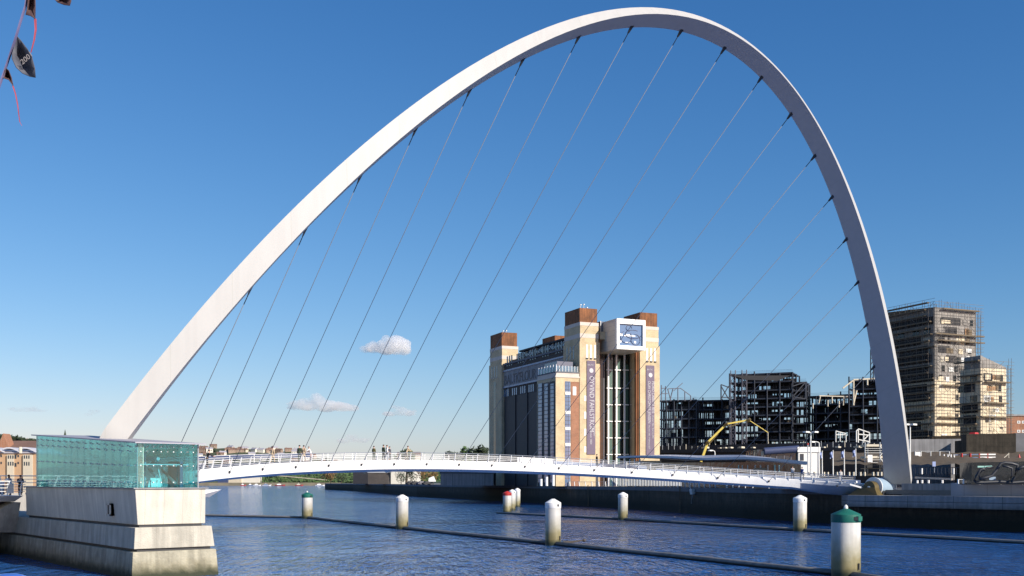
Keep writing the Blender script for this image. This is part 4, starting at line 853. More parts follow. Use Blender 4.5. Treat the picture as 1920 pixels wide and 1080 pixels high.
# concrete pump boom
pump = thing('concrete_pump_boom', 'yellow folding concrete pump boom arching above the low hall roof', 'pump boom', P(1314, 866, 300))
PB = [(1314, 866), (1327, 829), (1362, 795), (1404, 787.5), (1440, 811), (1440, 832)]
for i, (w0, nm) in enumerate(((1.1, 'boom_section'), (.95, 'boom_section'), (.75, 'boom_section'), (.35, 'boom_section'), (.25, 'delivery_hose'))):
    a, b = P(*PB[i], 300), P(*PB[i+1], 300); q = MB(); q.bar(a, b, w0*.68, w0*.6); s_ = q.build(nm, M['yellow'] if i < 4 else M['cream'], pump, bevel=.04)
    if i < 3: q = MB(); q.bar(a.lerp(b, .1)+Vector((0, 0, -.9)), a.lerp(b, .55)+Vector((0, 0, -.55)), .25); q.tube([b+Vector((-.8, -.5, -.3)), b+Vector((.6, .3, .2))], .5, 8); q.build('hydraulic_ram', M['gold'], s_)
# white steel stair and gantry pieces near the arch leg
gan = thing('steel_gantry', 'white bolted steel gantry frame standing on the podium left of the arch', 'gantry', P(1620, 831, 250), 'white gantry frames on the podium')
for s in [(1609, 830, 1609, 806), (1609, 804, 1630, 811), (1630, 811, 1630, 831), (1619, 807, 1619, 830), (1609, 814, 1630, 816), (1609, 824, 1630, 828), (1620, 824, 1630, 814), (1605.5, 829, 1605.5, 808), (1605.5, 808, 1609, 805)]: q = MB(); q.bar(P(s[0], s[1], 250), P(s[2], s[3], 250), .22); q.build('frame_bar', M['white2'], gan)
gan2 = thing('steel_gantry', 'smaller white steel gantry with two legs farther left on the podium', 'gantry', P(1577, 830, 270), 'white gantry frames on the podium')
for s in [(1567, 829, 1567, 809), (1567, 808, 1586, 813), (1586, 815, 1586, 829), (1575, 828, 1575, 811), (1567, 815, 1585, 815)]: q = MB(); q.bar(P(s[0], s[1], 265), P(s[2], s[3], 265), .2); q.build('frame_bar', M['white2'], gan2)
st = thing('stair_tower', 'pale steel stair tower with open landings just left of the arch leg', 'stair tower', P(1640, 895, 215))
D = 215
for x in (1622, 1627, 1650, 1664): q = MB(); q.bar(P(x, 893, D+(3 if x in (1627, 1664) else 0)), P(x, 829, D+(3 if x in (1627, 1664) else 0)), .2); q.build('stair_post', M['steel'], st)
for y, h in ((833, 4.5), (855, 4.5), (878, 1), (888, 4)): q = MB(); a, b = P(1625, y, D), P(1668, y, D); bk3 = Vector((S_, C_, 0))*4; q.frust([p-Vector((0, 0, .1*h)) for p in (a, b, b+bk3, a+bk3)], [a, b, b+bk3, a+bk3]); q.build('landing', M['cream'], st)
for y in (841, 845, 849, 862, 867, 872): q = MB(); q.bar(P(1622, y, D-.2), P(1668, y, D-.2), .07); q.build('stair_rail', M['white2'], st)
for s in ((1650, 855, 1664, 836), (1650, 836, 1664, 855), (1650, 878, 1664, 858), (1650, 858, 1664, 878)): q = MB(); q.bar(P(s[0], s[1], D-.3), P(s[2], s[3], D-.3), .12); q.build('stair_brace', M['white2'], st)
q = MB(); a, b = P(1627, 877, D-1), P(1636, 877, D-1); q.frust([a, b, b+bk3*.02, a+bk3*.02], [p+Vector((0, 0, 24*D/F)) for p in (a, b, b+bk3*.02, a+bk3*.02)]); q.build('site_notice', M['white'], st)
# flags and lamps
flg = None
for i, (px, yt, D) in enumerate(((1541.5, 845, 178), (1562, 844, 182), (1583, 843, 186), (1604.5, 841, 190))):
    t = thing('flagpole', ['flagpole nearest the white office block', 'second flagpole from the white office block', 'third flagpole from the white office block', 'flagpole nearest the stair tower'][i]+', white with limp blue grey flag', 'flagpole', P(px, 890, D), 'white flagpoles on the quay')
    q = MB(); q.tube([P(px, 892, D), P(px, yt, D)], [.11, .07], 8); q.build('pole', M['white2'], t)
    q = MB(); n_ = 6; r_ = []
    for j in range(n_+1):
        for k in range(4): xx = px-.4-k*1.7+.4*sin(j*1.3+k); r_.append(P(xx, yt+1.5+j*2.1+k*.8, D+.25*sin(k*2.3+j*.6)))
    q.add(r_, [(j*4+k, j*4+k+1, j*4+k+5, j*4+k+4) for j in range(n_) for k in range(3)]); fo = q.build('flag', M['flagblue'], t); so_ = fo.modifiers.new('thick', 'SOLIDIFY'); so_.thickness = .03
def lamp(label, px, ybot, ytop, D, arms, kind):
    t = thing('street_lamp', label, 'street lamp', P(px, ybot, D)); q = MB(); q.tube([P(px, ybot, D), P(px, ytop, D)], [.13, .08], 8); q.build('lamp_post', M['white2'], t)
    if kind == 'T':
        q = MB(); q.bar(P(px-arms, ytop+1, D), P(px+arms, ytop+1, D), .12); q.build('cross_arm', M['white2'], t)
        for s in (-1, 1): q = MB(); c = P(px+s*arms*.75, ytop+.3, D); q.box(c.x-.5, c.y-.3, c.z-.1, c.x+.5, c.y+.3, c.z+.14); q.build('lamp_head', M['white2'], t, bevel=.03)
    else:
        q = MB(); q.tube([P(px, ytop, D), P(px-1, ytop-2.2, D), P(px-4, ytop-3.5, D), P(px-arms, ytop-3.5, D)], .08, 8); q.build('curved_arm', M['white2'], t)
        q = MB(); c = P(px-arms, ytop-3.3, D); q.box(c.x-.55, c.y-.25, c.z-.12, c.x+.45, c.y+.25, c.z+.12); q.build('lamp_head', M['white2'], t, bevel=.04)
lamp('tall white lamp post with a straight crossbar in front of the white block', 1520, 892, 810, 165, 11, 'T')
lamp('white lamp post with curved arm right of the white block', 1536, 892, 832, 170, 12, 'C')
lamp('tall pale lamp post with crossbar just right of the arch leg', 1706.5, 900, 796, 150, 8, 'T')
lamp('small white lamp post with curved arm left of the tallest frame', 1340.5, 862, 848, 210, 8, 'C')
pl = thing('red_tipped_pole', 'thin grey pole with a red tip beside the crossbar lamp post', 'pole', P(1514.5, 892, 160)); q = MB(); q.tube([P(1514.5, 892, 160), P(1514.5, 834, 160)], .09, 6); q.build('pole', M['steel'], pl); q = MB(); q.tube([P(1514.5, 834, 160), P(1514.5, 831, 160)], .14, 8); q.build('pole_tip', M['red'], pl)
line_posts('bollard_row', 'row of pale bollards and low fence posts along the road below the flagpoles', 'bollards', [1500, 1508, 1517, 1527, 1545, 1552, 1569, 1576, 1592, 1600, 1613, 1621, 1637, 1645, 1652], 892, 885, 200, 170, M['cream'], .28)

# ---------------------------------------------------------------- scaffolded towers on the right
def scaffold_tower(label, pxc, px0, px1, ytop_c, ybot, D, mF, upgrey, lift=2.0, zsplit=None, peak=0, upper=None, seed=1):
    "corner at pxc; shaded side runs back to px0 (left), lit front runs to px1 (right)"
    rs = random.Random(seed); kk = P(pxc, HOR, D).xy; fs, ff = Face(kk, HB), Face(kk, HB+pi/2)
    for f in (fs, ff): f.n = f.n if f.n.dot(Vector((CX, CY))-f.K) > 0 else -f.n
    ls, lf_ = fs.t(px0), ff.t(px1); zt = CZ+(HOR-ytop_c)*D/F; zb_ = CZ+(HOR-ybot)*D/F-3
    t = thing('scaffolded_tower', label, 'tower block', (kk.x, kk.y, zb_))
    def rc(a, b, c, d): return [ff.K+ff.d*t_+fs.d*s for t_, s in ((a, c), (b, c), (b, d), (a, d))]
    q = MB(); q.prism(rc(0, lf_, 0, ls), zb_, (zt if not zsplit else zsplit)); w = q.build('tower_wall', mF, t)
    if zsplit: q = MB(); q.prism(rc(.1, lf_-.1, .1, ls-.1), zsplit, zt-.02); q.build('upper_wall', upgrey, t)
    if peak: q = MB(); q.prism([tuple(p) for p in rc(0, lf_, 0, ls)], [zt-.01]*4, [zt+.2, zt+.1, zt+peak, zt+peak]); q.build('roof', M['board'], t)
    nf = int((zt-zb_)/3.0)
    for k in range(1, nf):
        z = zb_+3.0*k
        for f, L in ((fs, ls), (ff, lf_)):
            n = max(2, int(L/4.6))
            for i in range(n):
                if rs.random() < (.9 if f is fs else .62): u = L*(i+.3+.3*rs.random())/n; q = MB(); q.fbox(f, u, u+(2.6 if f is fs else 1.3), -.3, .03, z+.5, z+2.4); q.build('window_opening', M['glassdark'] if rs.random() < .8 else M['cream'], w)
    sc_ = MB(); nl = int((zt+3-zb_)/lift)
    for f, L, s0 in ((fs, ls, -1.2), (ff, lf_, -1.2)):
        n = int(L/2.1)
        for i in range(n+1):
            u = -1+(L+1.5)*i/n; top = zt+rs.uniform(.5, 3.2)
            for o in (1.3, .35): sc_.bar(V3(f.at(u, o), zb_), V3(f.at(u, o), top), .09 if f is fs else .07)
        for k in range(nl+1):
            z = zb_+lift*k
            sc_.bar(V3(f.at(-1.4, 1.3), z), V3(f.at(L+1.6, 1.3), z), .08)
            if rs.random() < .5: sc_.bar(V3(f.at(-1.4, 1.3), z+1), V3(f.at(L+1.6, 1.3), z+1), .08)
        for k in range(nl):
            for i in range(n):
                if rs.random() < .3:
                    u0, u1 = -1+(L+1.5)*i/n, -1+(L+1.5)*(i+1)/n; z = zb_+lift*k; a, b = (u0, u1) if (i+k) % 2 else (u1, u0); sc_.bar(V3(f.at(a, 1.35), z), V3(f.at(b, 1.35), z+lift), .08)
    so2 = sc_.build('scaffolding', M['scaf'], t); so2['kind'] = 'stuff'
    for k in range(1, nl+1):
        z = zb_+lift*k
        for f, L in ((fs, ls), (ff, lf_)):
            if rs.random() < (.95 if f is fs else .34): q = MB(); a = rs.uniform(-1.4, L*.15); b = L+rs.uniform(-.5, 2.3); q.fbox(f, a, b, .45, 1.35, z-.1, z+.28); q.build('scaffold_boards', M['board'], t)
    return t, fs, ff, ls, lf_, zb_, zt
A = scaffold_tower('tallest scaffolded tower, grey blockwork above and cream sheathing below', 1753, 1664, 1831, 577, 824, 330, M['towercream'], M['towergrey'], zsplit=CZ+(HOR-712)*330/F, peak=1.6, seed=3)
B = scaffold_tower('shorter cream scaffolded tower block beside the tallest tower', 1839, 1800, 1887, 690, 815, 300, M['towercream'], M['towergrey'], peak=0, seed=9)
rp = random.Random(31)
for T_, w_f in ((A, .9), (B, .6)):      # dark slabs deepen side shade and stand for open floors; plus odd cladding panels
    t_, fs_, ff_, ls_, lf2, zb2, zt2 = T_; w0 = [c for c in t_.children if c.name.startswith('tower_wall')][0]; nf = int((zt2-zb2)/3)
    for k in range(1, nf):
        z = zb2+3*k
        if rp.random() < w_f: a = rp.uniform(.3, ls_*.3); b = ls_-rp.uniform(.3, ls_*.35); q = MB(); q.fbox(fs_, a, b, -.2, .06, z+.35, z+2.75); q.build('open_floor_shade', M['slab'], w0)
        if (k > nf*.6 if T_ is A else k == nf-1): a = rp.uniform(.3, lf2*.3); b = min(lf2-.3, a+rp.uniform(3, 8)); q = MB(); q.fbox(ff_, a, b, -.2, .06, z+.4, z+2.6); q.build('open_floor_shade', M['slab'], w0)
        for j in range(3):
            u = rp.uniform(.5, lf2-3); q = MB(); q.fbox(ff_, u, u+rp.uniform(1, 3), .06, .12, z+rp.uniform(.2, 1), z+rp.uniform(1.6, 2.9)); q.build('cladding_panel', M[rp.choice(['towergrey', 'board', 'white2', 'towercream', 'wood'] if k > nf*.55 else ['towercream', 'towercream', 'white2'])], w0)

q = MB(); f = B[2]; zt = B[6]; a, b, c_ = f.at(-.1, -.2), f.at(B[4]*.97, -.2), f.at(B[4]*.03, -.2); q.frust([V3(f.at(0, -.1), zt), V3(f.at(B[4], -.1), zt), V3(f.at(B[4], -6), zt), V3(f.at(0, -6), zt)], [V3(f.at(0, -.1), zt+3.6), V3(f.at(B[4], -.1), zt+.6), V3(f.at(B[4], -6), zt+.6), V3(f.at(0, -6), zt+3.6)]); q.build('sheeted_roof', M['towergrey'], B[0])
extra(A[0], 'loose_scaffold', [(1838, 590, 1838, 668), (1828, 590, 1828, 660), (1833, 588, 1833, 664)]+[(1824, 598+8*k, 1845, 596+8*k) for k in range(9)]+[(1820, 592, 1842, 586)], .1, M['scaf'], 322)
extra(B[0], 'loose_scaffold', [(1895, 690, 1895, 815), (1889, 685, 1889, 815)]+[(1884, 694+12*k, 1899, 692+12*k) for k in range(10)]+[(1884, 700, 1893, 712), (1893, 724, 1885, 738)], .1, M['scaf'], 298)
bb = thing('brick_block', 'plain red brown brick block at the right edge beyond the scaffolding', 'building', P(1905, 815, 340))
q, f_, t1, zt = blk('b', 0, 1884, 1990, 780, 345, 14, 8); q.build('wall', M['redbrick'], bb); nO = f_.n if f_.n.dot(Vector((CX, CY))-f_.K) > 0 else -f_.n; f_.n = nO
for x in (1907, 1916, 1926):
    for y in (789, 806): q = MB(); q.fbox(f_, f_.t(x), f_.t(x+6), -.1, .05, f_.z(x, y+5), f_.z(x, y)); w_ = q.build('window', M['white2'], bb); q = MB(); q.fbox(f_, f_.t(x)+.25, f_.t(x+6)-.25, .05, .08, f_.z(x, y+5)+.25, f_.z(x, y)-.2); q.build('pane', M['glassgrey'], w_)
q = MB(); q.fbox(f_, -.2, t1, -13, .3, zt, zt+.5); q.build('parapet_edge', M['plinth'], bb)
# retaining wall, embankment and road edge to the right of the leg
rw = thing('retaining_wall', 'high dark retaining wall above the brown bank, right of the arch leg', 'retaining wall', P(1810, 860, 250))
for px0, px1, yt, yb, D, mm in ((1660, 1805, 824, 850, 262, 'plinth'), (1800, 1815, 826, 858, 255, 'quay'), (1812, 1905, 814, 852, 250, 'quay'), (1903, 2300, 812, 852, 252, 'coping')):
    a, b = P(px0, HOR, D), P(px1, HOR, D-4); q = MB(); bk3 = Vector((S_, C_, 0))*3; q.frust([V3(p, LZ) for p in (a, b, b+bk3, a+bk3)], [V3(p, CZ+(HOR-yt)*D/F) for p in (a, b, b+bk3, a+bk3)]); q.build('wall_section', M['wallgrey'] if 'wallgrey' in M else M[mm], rw)
a, b = P(1748, HOR, 262), P(1840, HOR, 256); q = MB(); q.frust([V3(p, CZ+80*262/F) for p in (a, b, b+bk3, a+bk3)], [V3(p, CZ+86*262/F) for p in (a, b, b+bk3, a+bk3)]); q.build('rubble_heap', M['earth'], rw)
q = MB(); hl = [(1690, 200, 868), (1690, 245, 849), (2400, 245, 846), (2400, 200, 868)]
em = MB(); nx, ny = 70, 8; rr_ = random.Random(4); g = []
for i in range(nx+1):
    for j in range(ny+1):
        f = j/ny; px = 1560+900*i/nx; D = 205+45*f; y = 872-24*f; p = P(px, y, D); g.append(p+Vector((0, 0, rr_.uniform(-.25, .35))))
em.add(g, [(i*(ny+1)+j, (i+1)*(ny+1)+j, (i+1)*(ny+1)+j+1, i*(ny+1)+j+1) for i in range(nx) for j in range(ny)])
tag(em.build('earth_embankment', M['earth'], smooth=True), kind='structure')
rd = MB(); rd.prism([(54, -300), (54, 20), (120, 40), (180, -300)], LZ, LZ+.004); tag(rd.build('riverside_road', M['asph']), kind='structure')
line_posts('upper_fence', 'pale tube fence on top of the brown bank, right of the arch leg', 'fence', [1712+3.5*k for k in range(1, 2)]+[1727, 1745, 1762, 1780], 859, 846, 238, 236, M['white2'], .16, rails=(.98,))
sb = thing('site_board', 'blank white site board fixed at the left end of the upper fence', 'notice board', P(1721, 858, 236)); q = MB(); a, b = P(1716, 856, 236), P(1726, 856, 236); q.frust([a, b, b+bk3*.03, a+bk3*.03], [p+Vector((0, 0, 8.6*236/F)) for p in (a, b, b+bk3*.03, a+bk3*.03)]); q.build('board', M['white'], sb); q = MB(); q.bar(P(1717, 862, 236), P(1717, 856, 236), .12); q.bar(P(1725, 862, 236), P(1725, 856, 236), .12); q.build('board_legs', M['steel'], sb)
for i, px in enumerate((1770, 1777, 1783, 1789)): q = MB(); c = P(px, 860, 234); q.tube([c, P(px, 852, 234)], .17, 8); single(q, 'white_marker_post', M['white'], ['leftmost', 'second', 'third', 'rightmost'][i]+' of four short white marker posts on the brown bank', 'marker post', 'white marker posts on the bank')
for i, (px0, px1, y) in enumerate(((1836, 1867, 852), (1836, 1867, 857.5))):
    t = thing('striped_barrier', ['upper', 'lower'][i]+' of the two red and white barrier poles on the bank', 'barrier', P(1851, 862, 230), 'red and white barriers'); n_ = 2
    for k in range(2): a, b = px0+(px1-px0)*k/2, px0+(px1-px0)*(k+1)/2; q = MB(); q.bar(P(a+1.5, y, 230), P(b-.5, y, 230), .22, .28); q.build('white_stripe', M['white'], t); q = MB(); q.bar(P(a-.8, y, 230), P(a+1.4, y, 230), .26, .34); q.build('red_stripe', M['red'], t)
br = thing('blue_barrier_rail', 'long pale blue barrier rail with red clamps on the brown bank', 'barrier', P(1810, 860, 232)); q = MB(); q.bar(P(1790, 853, 232), P(1834, 852, 232), .2); q.bar(P(1756, 859, 232), P(1834, 858, 232), .16); q.build('rail', M['blue_glaze'], br)
for px in (1803, 1819): q = MB(); q.bar(P(px, 857, 231.5), P(px, 850, 231.5), .35); q.build('red_clamp', M['red'], br)
sr = thing('stair_handrail', 'white diagonal stair handrail at the top of the bank near the right edge', 'handrail', P(1882, 864, 228)); q = MB(); 
for s in ((1876, 864, 1892, 850), (1882, 866, 1882, 858), (1891, 858, 1891, 849), (1883, 866, 1892, 858)): q.bar(P(s[0], s[1], 228), P(s[2], s[3], 228), .14)
q.build('rail', M['cream'], sr)
cn = MB(); c = P(1911, 858, 228); cn.lathe([(.35, 0), (.3, .08), (.06, .85)], 10, (c.x, c.y), c.z-.1); single(cn, 'traffic_cone', M['red'], 'single red traffic cone near the right edge on the bank', 'traffic cone')
cr_ = thing('site_car', 'red car parked on the high ground below the scaffolding', 'car', P(1826, 824, 262))
c = P(1826, 822, 262); q = MB(); q.box(c.x-1.9, c.y-.9, c.z+.25, c.x+1.9, c.y+.9, c.z+.95); q.frust([(c.x-1.1, c.y-.85, c.z+.95), (c.x+1.2, c.y-.85, c.z+.95), (c.x+1.2, c.y+.85, c.z+.95), (c.x-1.1, c.y+.85, c.z+.95)], [(c.x-.6, c.y-.7, c.z+1.5), (c.x+.8, c.y-.7, c.z+1.5), (c.x+.8, c.y+.7, c.z+1.5), (c.x-.6, c.y+.7, c.z+1.5)]); q.build('body', M['red'], cr_, bevel=.08)
for dx in (-1.2, 1.2):
    for dy in (-.85, .85): q = MB(); q.tube([(c.x+dx, c.y+dy-.1, c.z+.3), (c.x+dx, c.y+dy+.1, c.z+.3)], .32, 12); q.build('wheel', M['dark'], cr_)
sg = thing('blue_road_sign', 'plain blue road sign on a post below the brown bank', 'sign', P(1752, 880, 190)); q = MB(); a, b = P(1748.5, 874.5, 190), P(1754.5, 874.5, 190); q.frust([a, b, b+bk3*.02, a+bk3*.02], [p+Vector((0, 0, 9*190/F)) for p in (a, b, b+bk3*.02, a+bk3*.02)]); q.build('sign_face', M['flagblue'], sg); q = MB(); q.bar(P(1752, 886, 190.2), P(1752, 866, 190.2), .08); q.build('post', M['steel'], sg)
line_posts('road_fence', 'dark mesh road fence with a few white posts below the bank', 'fence', [1716+7*k for k in range(28)], 890, 876, 175, 160, M['frame'], .07, rails=(.1, .95))
for i, (px, yb, yt) in enumerate(((1728.5, 889, 878), (1788, 889, 878), (1729, 906, 900), (1720, 906, 900.5), (1741, 906, 900), (1767, 906, 900))): q = MB(); D = 168 if yb < 900 else 140; q.tube([P(px, yb, D), P(px, yt, D)], .14, 8); single(q, 'white_bollard', M['white'], ['white bollard under the road sign end of the mesh fence', 'white bollard midway along the mesh fence', 'third white bollard right of the arch foot', 'white bollard nearest the arch foot', 'second white bollard right of the arch foot', 'white bollard farther right above the parapet'][i] if i != 2 else 'white bollard close to the arch foot, behind the parapet', 'bollard', 'white bollards along the road')
gt = thing('parapet_gate', 'small white gate frame standing on the parapet right of the arch foot', 'gate', P(1801, 906, 130)); q = MB(); 
for px in (1796.5, 1806.5): q.bar(P(px, 907, 130), P(px, 898.5, 130), .15)
q.bar(P(1796.5, 899, 130), P(1806.5, 899, 130), .05); q.build('gate_frame', M['white'], gt)
q = MB(); q.bar(P(1716, 895.5, 150), P(1785, 898.5, 143), .12, .25); single(q, 'kerb_rail', M['stoneband'], 'low pale pinkish rail running along the road behind the parapet', 'rail')
# glass screen with black looping tubes at the far right
gs = thing('glass_shelter', 'dark green glass shelter with thick black looping tubes at the right edge', 'shelter', P(1880, 906, 128))
a, b = P(1822, HOR, 131), P(2010, HOR, 118); bk4 = Vector((S_, C_, 0))*3.5; q = MB(); q.frust([V3(p, 5.75) for p in (a, b, b+bk4, a+bk4)], [V3(p, CZ+(HOR-866)*127/F) for p in (a, b, b+bk4, a+bk4)]); q.build('dark_glass', M['glassdark'], gs)
def loop(pts, D, r=.17): q = MB(); q.tube([P(x, y, D) for x, y in pts], r, 8); q.build('looping_tube', M['dark'], gs, smooth=True)
loop([(1846, 881), (1843, 879), (1838, 881), (1831, 892), (1827, 901), (1830, 904), (1845, 904.5), (1875, 903), (1898, 905), (1925, 903), (1960, 903)], 121)
loop([(1836, 898), (1848, 895.5), (1860, 892), (1868, 882), (1877, 869), (1884, 867.5), (1897, 869), (1908, 872), (1906, 882), (1901, 896), (1896, 904)], 120.5)
loop([(1838, 898), (1836, 890), (1842, 882), (1850, 877), (1862, 876)], 121.5, .12); loop([(1880, 873), (1890, 875.5), (1898, 878), (1898, 890), (1892, 902)], 120, .12); loop([(1908, 880), (1916, 876), (1930, 874)], 120, .17)
for s in ((1833, 875, 1845, 875), (1846, 875, 1860, 874.5)): q = MB(); q.bar(P(s[0], s[1], 122), P(s[2], s[3], 122), .06, .18); q.build('glass_reflection_strip', M['fin'], gs)
q = MB(); a, b = P(1855, 900, 121.8), P(1867, 900, 121.8); q.frust([a, b, b+bk4*.01, a+bk4*.01], [p+Vector((0, 0, 6*121/F)) for p in (a, b, b+bk4*.01, a+bk4*.01)]); q.build('pale_notice', M['paleblue'], gs)

for i, sdist in enumerate((62, 118)):
    p, d = quay_pt(sdist); n = Vector((-d.y, d.x)); n = n if n.dot(Vector((-1, 0))) > 0 else -n; b = p+n*.75
    t = thing('quay_ladder', ['rusty ladder down the dark quay wall below the hall roof', 'rusty ladder down the dark quay wall below the mill'][i], 'ladder', V3(b, 0), 'ladders on the quay wall'); q = MB()
    for o in (-.28, .28): q.tube([V3(b+d*o, .2), V3(b+d*o, 5.4)], .06, 5)
    q.build('side_rail', M['board'], t); q = MB()
    for k in range(14): q.tube([V3(b+d*-.28, .4+k*.35), V3(b+d*.28, .4+k*.35)], .03, 4)
    q.build('rungs', M['board'], t)
# ---------------------------------------------------------------- trees
def tree(label, px, ybot, ytop, D, wpx, m, seed, name='broadleaf_tree', group=None, n=420, lobes=9, leaf=None, base_z=None):
    rs = random.Random(seed); b = P(px, ybot, D); 
    if base_z is not None: b.z = base_z
    H = CZ+(HOR-ytop)*D/F-b.z; W = wpx*D/F; t = thing(name, label, 'tree', b, group)
    q = MB(); q.tube([b, b+Vector((.02*H, 0, H*.35)), b+Vector((0, .02*H, H*.75))], [H*.035, H*.026, H*.008], 7)
    for k in range(6): a = rs.uniform(0, 6.28); h = H*rs.uniform(.3, .6); q.tube([b+Vector((0, 0, h)), b+Vector((cos(a)*W*.18, sin(a)*W*.18, h+H*.12)), b+Vector((cos(a)*W*.34, sin(a)*W*.34, h+H*.2))], [H*.014, H*.009, H*.003], 5)
    q.build('trunk', M['bark'], t)
    q = MB(); ls = leaf or max(.22, H*.045); L = []
    for k in range(lobes): a = rs.uniform(0, 6.28); r = W*.5*rs.uniform(.1, .72); z = H*rs.uniform(.38, .86); sc_ = W*rs.uniform(.14, .27)*(1.15-.5*(z/H-.4)); L.append((Vector((cos(a)*r*(1.25-z/H*.6), sin(a)*r*(1.25-z/H*.6), z)), sc_))
    for k in range(n):
        c, s = rs.choice(L); d = Vector((rs.gauss(0, 1), rs.gauss(0, 1), rs.gauss(0, .8))).normalized()*s*rs.uniform(.55, 1.08); p = b+c+d
        u = Vector((rs.gauss(0, 1), rs.gauss(0, 1), rs.gauss(0, 1))).normalized(); w = u.orthogonal().normalized(); e = ls*rs.uniform(.6, 1.4); q.add([p-u*e, p+w*e*.7, p+u*e, p-w*e*.7], [(0, 1, 2, 3)])
    q.build('crown', m, t); return t
# trees and buildings on the far right bank, seen over and under the deck
tree('bushy green tree rising above the middle of the deck over a cream house', 762, 876, 836, 560, 50, M['leaf'], 3, base_z=5, n=1000)
tree('tallest dark green tree just left of the brick mill', 897, 880, 828, 480, 48, M['leafdark'], 4, base_z=5, n=900)
tree('small green tree between the tallest tree and the deck skyline', 874, 880, 836, 520, 40, M['leaf'], 5, base_z=5, n=900)
tree('low green tree farthest left of the group beside the brick mill', 852, 880, 840, 560, 40, M['leafdark'], 6, base_z=5, n=800)
tree('rust brown autumn tree on the dark headland at the river bend', 620, 900, 877, 840, 40, M['leafrust'], 7, base_z=5, n=700)
tree('second brown tree on the headland tip', 640, 905, 884, 815, 30, M['leafdark'], 8, base_z=5, n=500)
for i, (px, yt, w_, m) in enumerate(((752, 884, 34, 'leafdark'), (770, 882, 26, 'leafdark'), (793, 878, 34, 'leafrust'), (812, 880, 30, 'leafrust'))):
    tree(['dark shrub tree in front of the white shed', 'dark tree right of the white shed', 'golden brown autumn tree under the deck', 'golden brown tree nearest the dark wing of the mill'][i], px, 905, yt, 500-12*i, w_, M[m], 20+i, base_z=5, n=450)
def bld(name, label, px0, px1, ytop, D, depth, zb, wm, rm, roof=0, group=None, wins=(), cat='building'):
    q, f, t1, zt = blk('x', 0, px0, px1, ytop, D, depth, zb); c = f.at(t1/2); t = thing(name, label, cat, (c.x, c.y, zb), group)
    w = q.build('wall', M[wm], t); n = f.n if f.n.dot(Vector((CX, CY))-f.K) > 0 else -f.n; f.n = n
    q = MB(); a, b = f.at(-.3, .3), f.at(t1+.3, .3); c2, d2 = b-n*(depth+.6), a-n*(depth+.6)
    if roof: m1, m2 = (a+d2)/2, (b+c2)/2; q.add([V3(a, zt), V3(b, zt), V3(c2, zt), V3(d2, zt), V3(m1, zt+roof), V3(m2, zt+roof)], [(0, 1, 5, 4), (2, 3, 4, 5), (0, 4, 3), (1, 2, 5), (0, 3, 2, 1)])
    else: q.prism([a, b, c2, d2], zt, zt+.35)
    q.build('roof', M[rm], t)
    for (x0, x1, y0, y1) in wins: q = MB(); q.fbox(f, f.t(x0), f.t(x1), -.05, .06, f.z(x0, y1), f.z(x0, y0)); q.build('window', M['glass'], w)
    return t, f, t1, zt
bld('quay_shed', 'long dark grey shed on the headland below the deck', 662, 718, 878, 640, 20, 5, 'strip_dark', 'coping', wins=((681, 686, 883, 889),))
bld('quay_shed', 'low dark shed with sloping white roof edge and brick end below the deck', 690, 728, 886, 560, 12, 5, 'darkbrick', 'white2', 1.6)
bld('white_shed', 'big plain white shed seen below the middle of the deck', 729, 782, 868, 600, 24, 5, 'shed', 'white2')
bld('cream_house', 'cream house with brown roof just above the middle deck railing', 744, 786, 853, 640, 12, 5, 'housecream', 'rooftile', 2.0)
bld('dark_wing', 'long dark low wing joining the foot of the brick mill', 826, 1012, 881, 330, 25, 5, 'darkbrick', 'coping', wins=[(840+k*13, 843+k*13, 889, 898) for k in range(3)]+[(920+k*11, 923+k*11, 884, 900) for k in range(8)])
bld('dark_wing', 'pale grey low wall and terrace in front of the dark wing under the deck', 826, 925, 888, 320, 3, 5, 'plinth', 'coping')
for i, px in enumerate((1014.5, 1025, 1037.5)):
    q = MB(); q.tube([P(px, 911, 236), P(px, 898-4*i, 236)], .3, 10); single(q, 'white_column', M['white'], ['shortest', 'middle', 'tallest'][i]+' of three white round columns below the deck by the mill foot', 'column', 'white columns below the deck')
wt = MB(); a, b = P(803, 903, 430), P(816, 903, 430); bk5 = Vector((S_, C_, 0))*5
wt.frust([a, b, b+bk5, a+bk5], [P(804, 896.5, 430), P(812, 893, 430), P(812, 893, 430)+bk5, P(804, 896.5, 430)+bk5]); single(wt, 'white_marquee', M['white'], 'small white marquee on the quay left of the dark wing', 'tent')
for i, (px, c_) in enumerate(((770, 'strip_dark'), (778, 'strip_dark'), (790, 'frame2'), (800, 'strip_dark'))):
    c = P(px, 904, 420); t = thing('parked_car', ['parked dark car farthest left behind the quay railing', 'parked dark car beside the farthest left one', 'parked grey car on the quay', 'parked dark car next to the white marquee'][i], 'car', (c.x, c.y, 5), 'cars on the quay'); q = MB()
    q.prism([(c.x-2, c.y-.8), (c.x+2, c.y-.8), (c.x+2, c.y+.8), (c.x-2, c.y+.8)], 5.25, 5.85); q.frust([(c.x-1.3, c.y-.75, 5.85), (c.x+1.3, c.y-.75, 5.85), (c.x+1.3, c.y+.75, 5.85), (c.x-1.3, c.y+.75, 5.85)], [(c.x-.8, c.y-.6, 6.4), (c.x+.8, c.y-.6, 6.4), (c.x+.8, c.y+.6, 6.4), (c.x-.8, c.y+.6, 6.4)]); q.build('body', M[c_], t, bevel=.08)
    for dx in (-1.25, 1.25): q = MB(); q.tube([(c.x+dx, c.y-.85, 5.32), (c.x+dx, c.y+.85, 5.32)], .32, 10); q.build('wheel_pair', M['dark'], t)
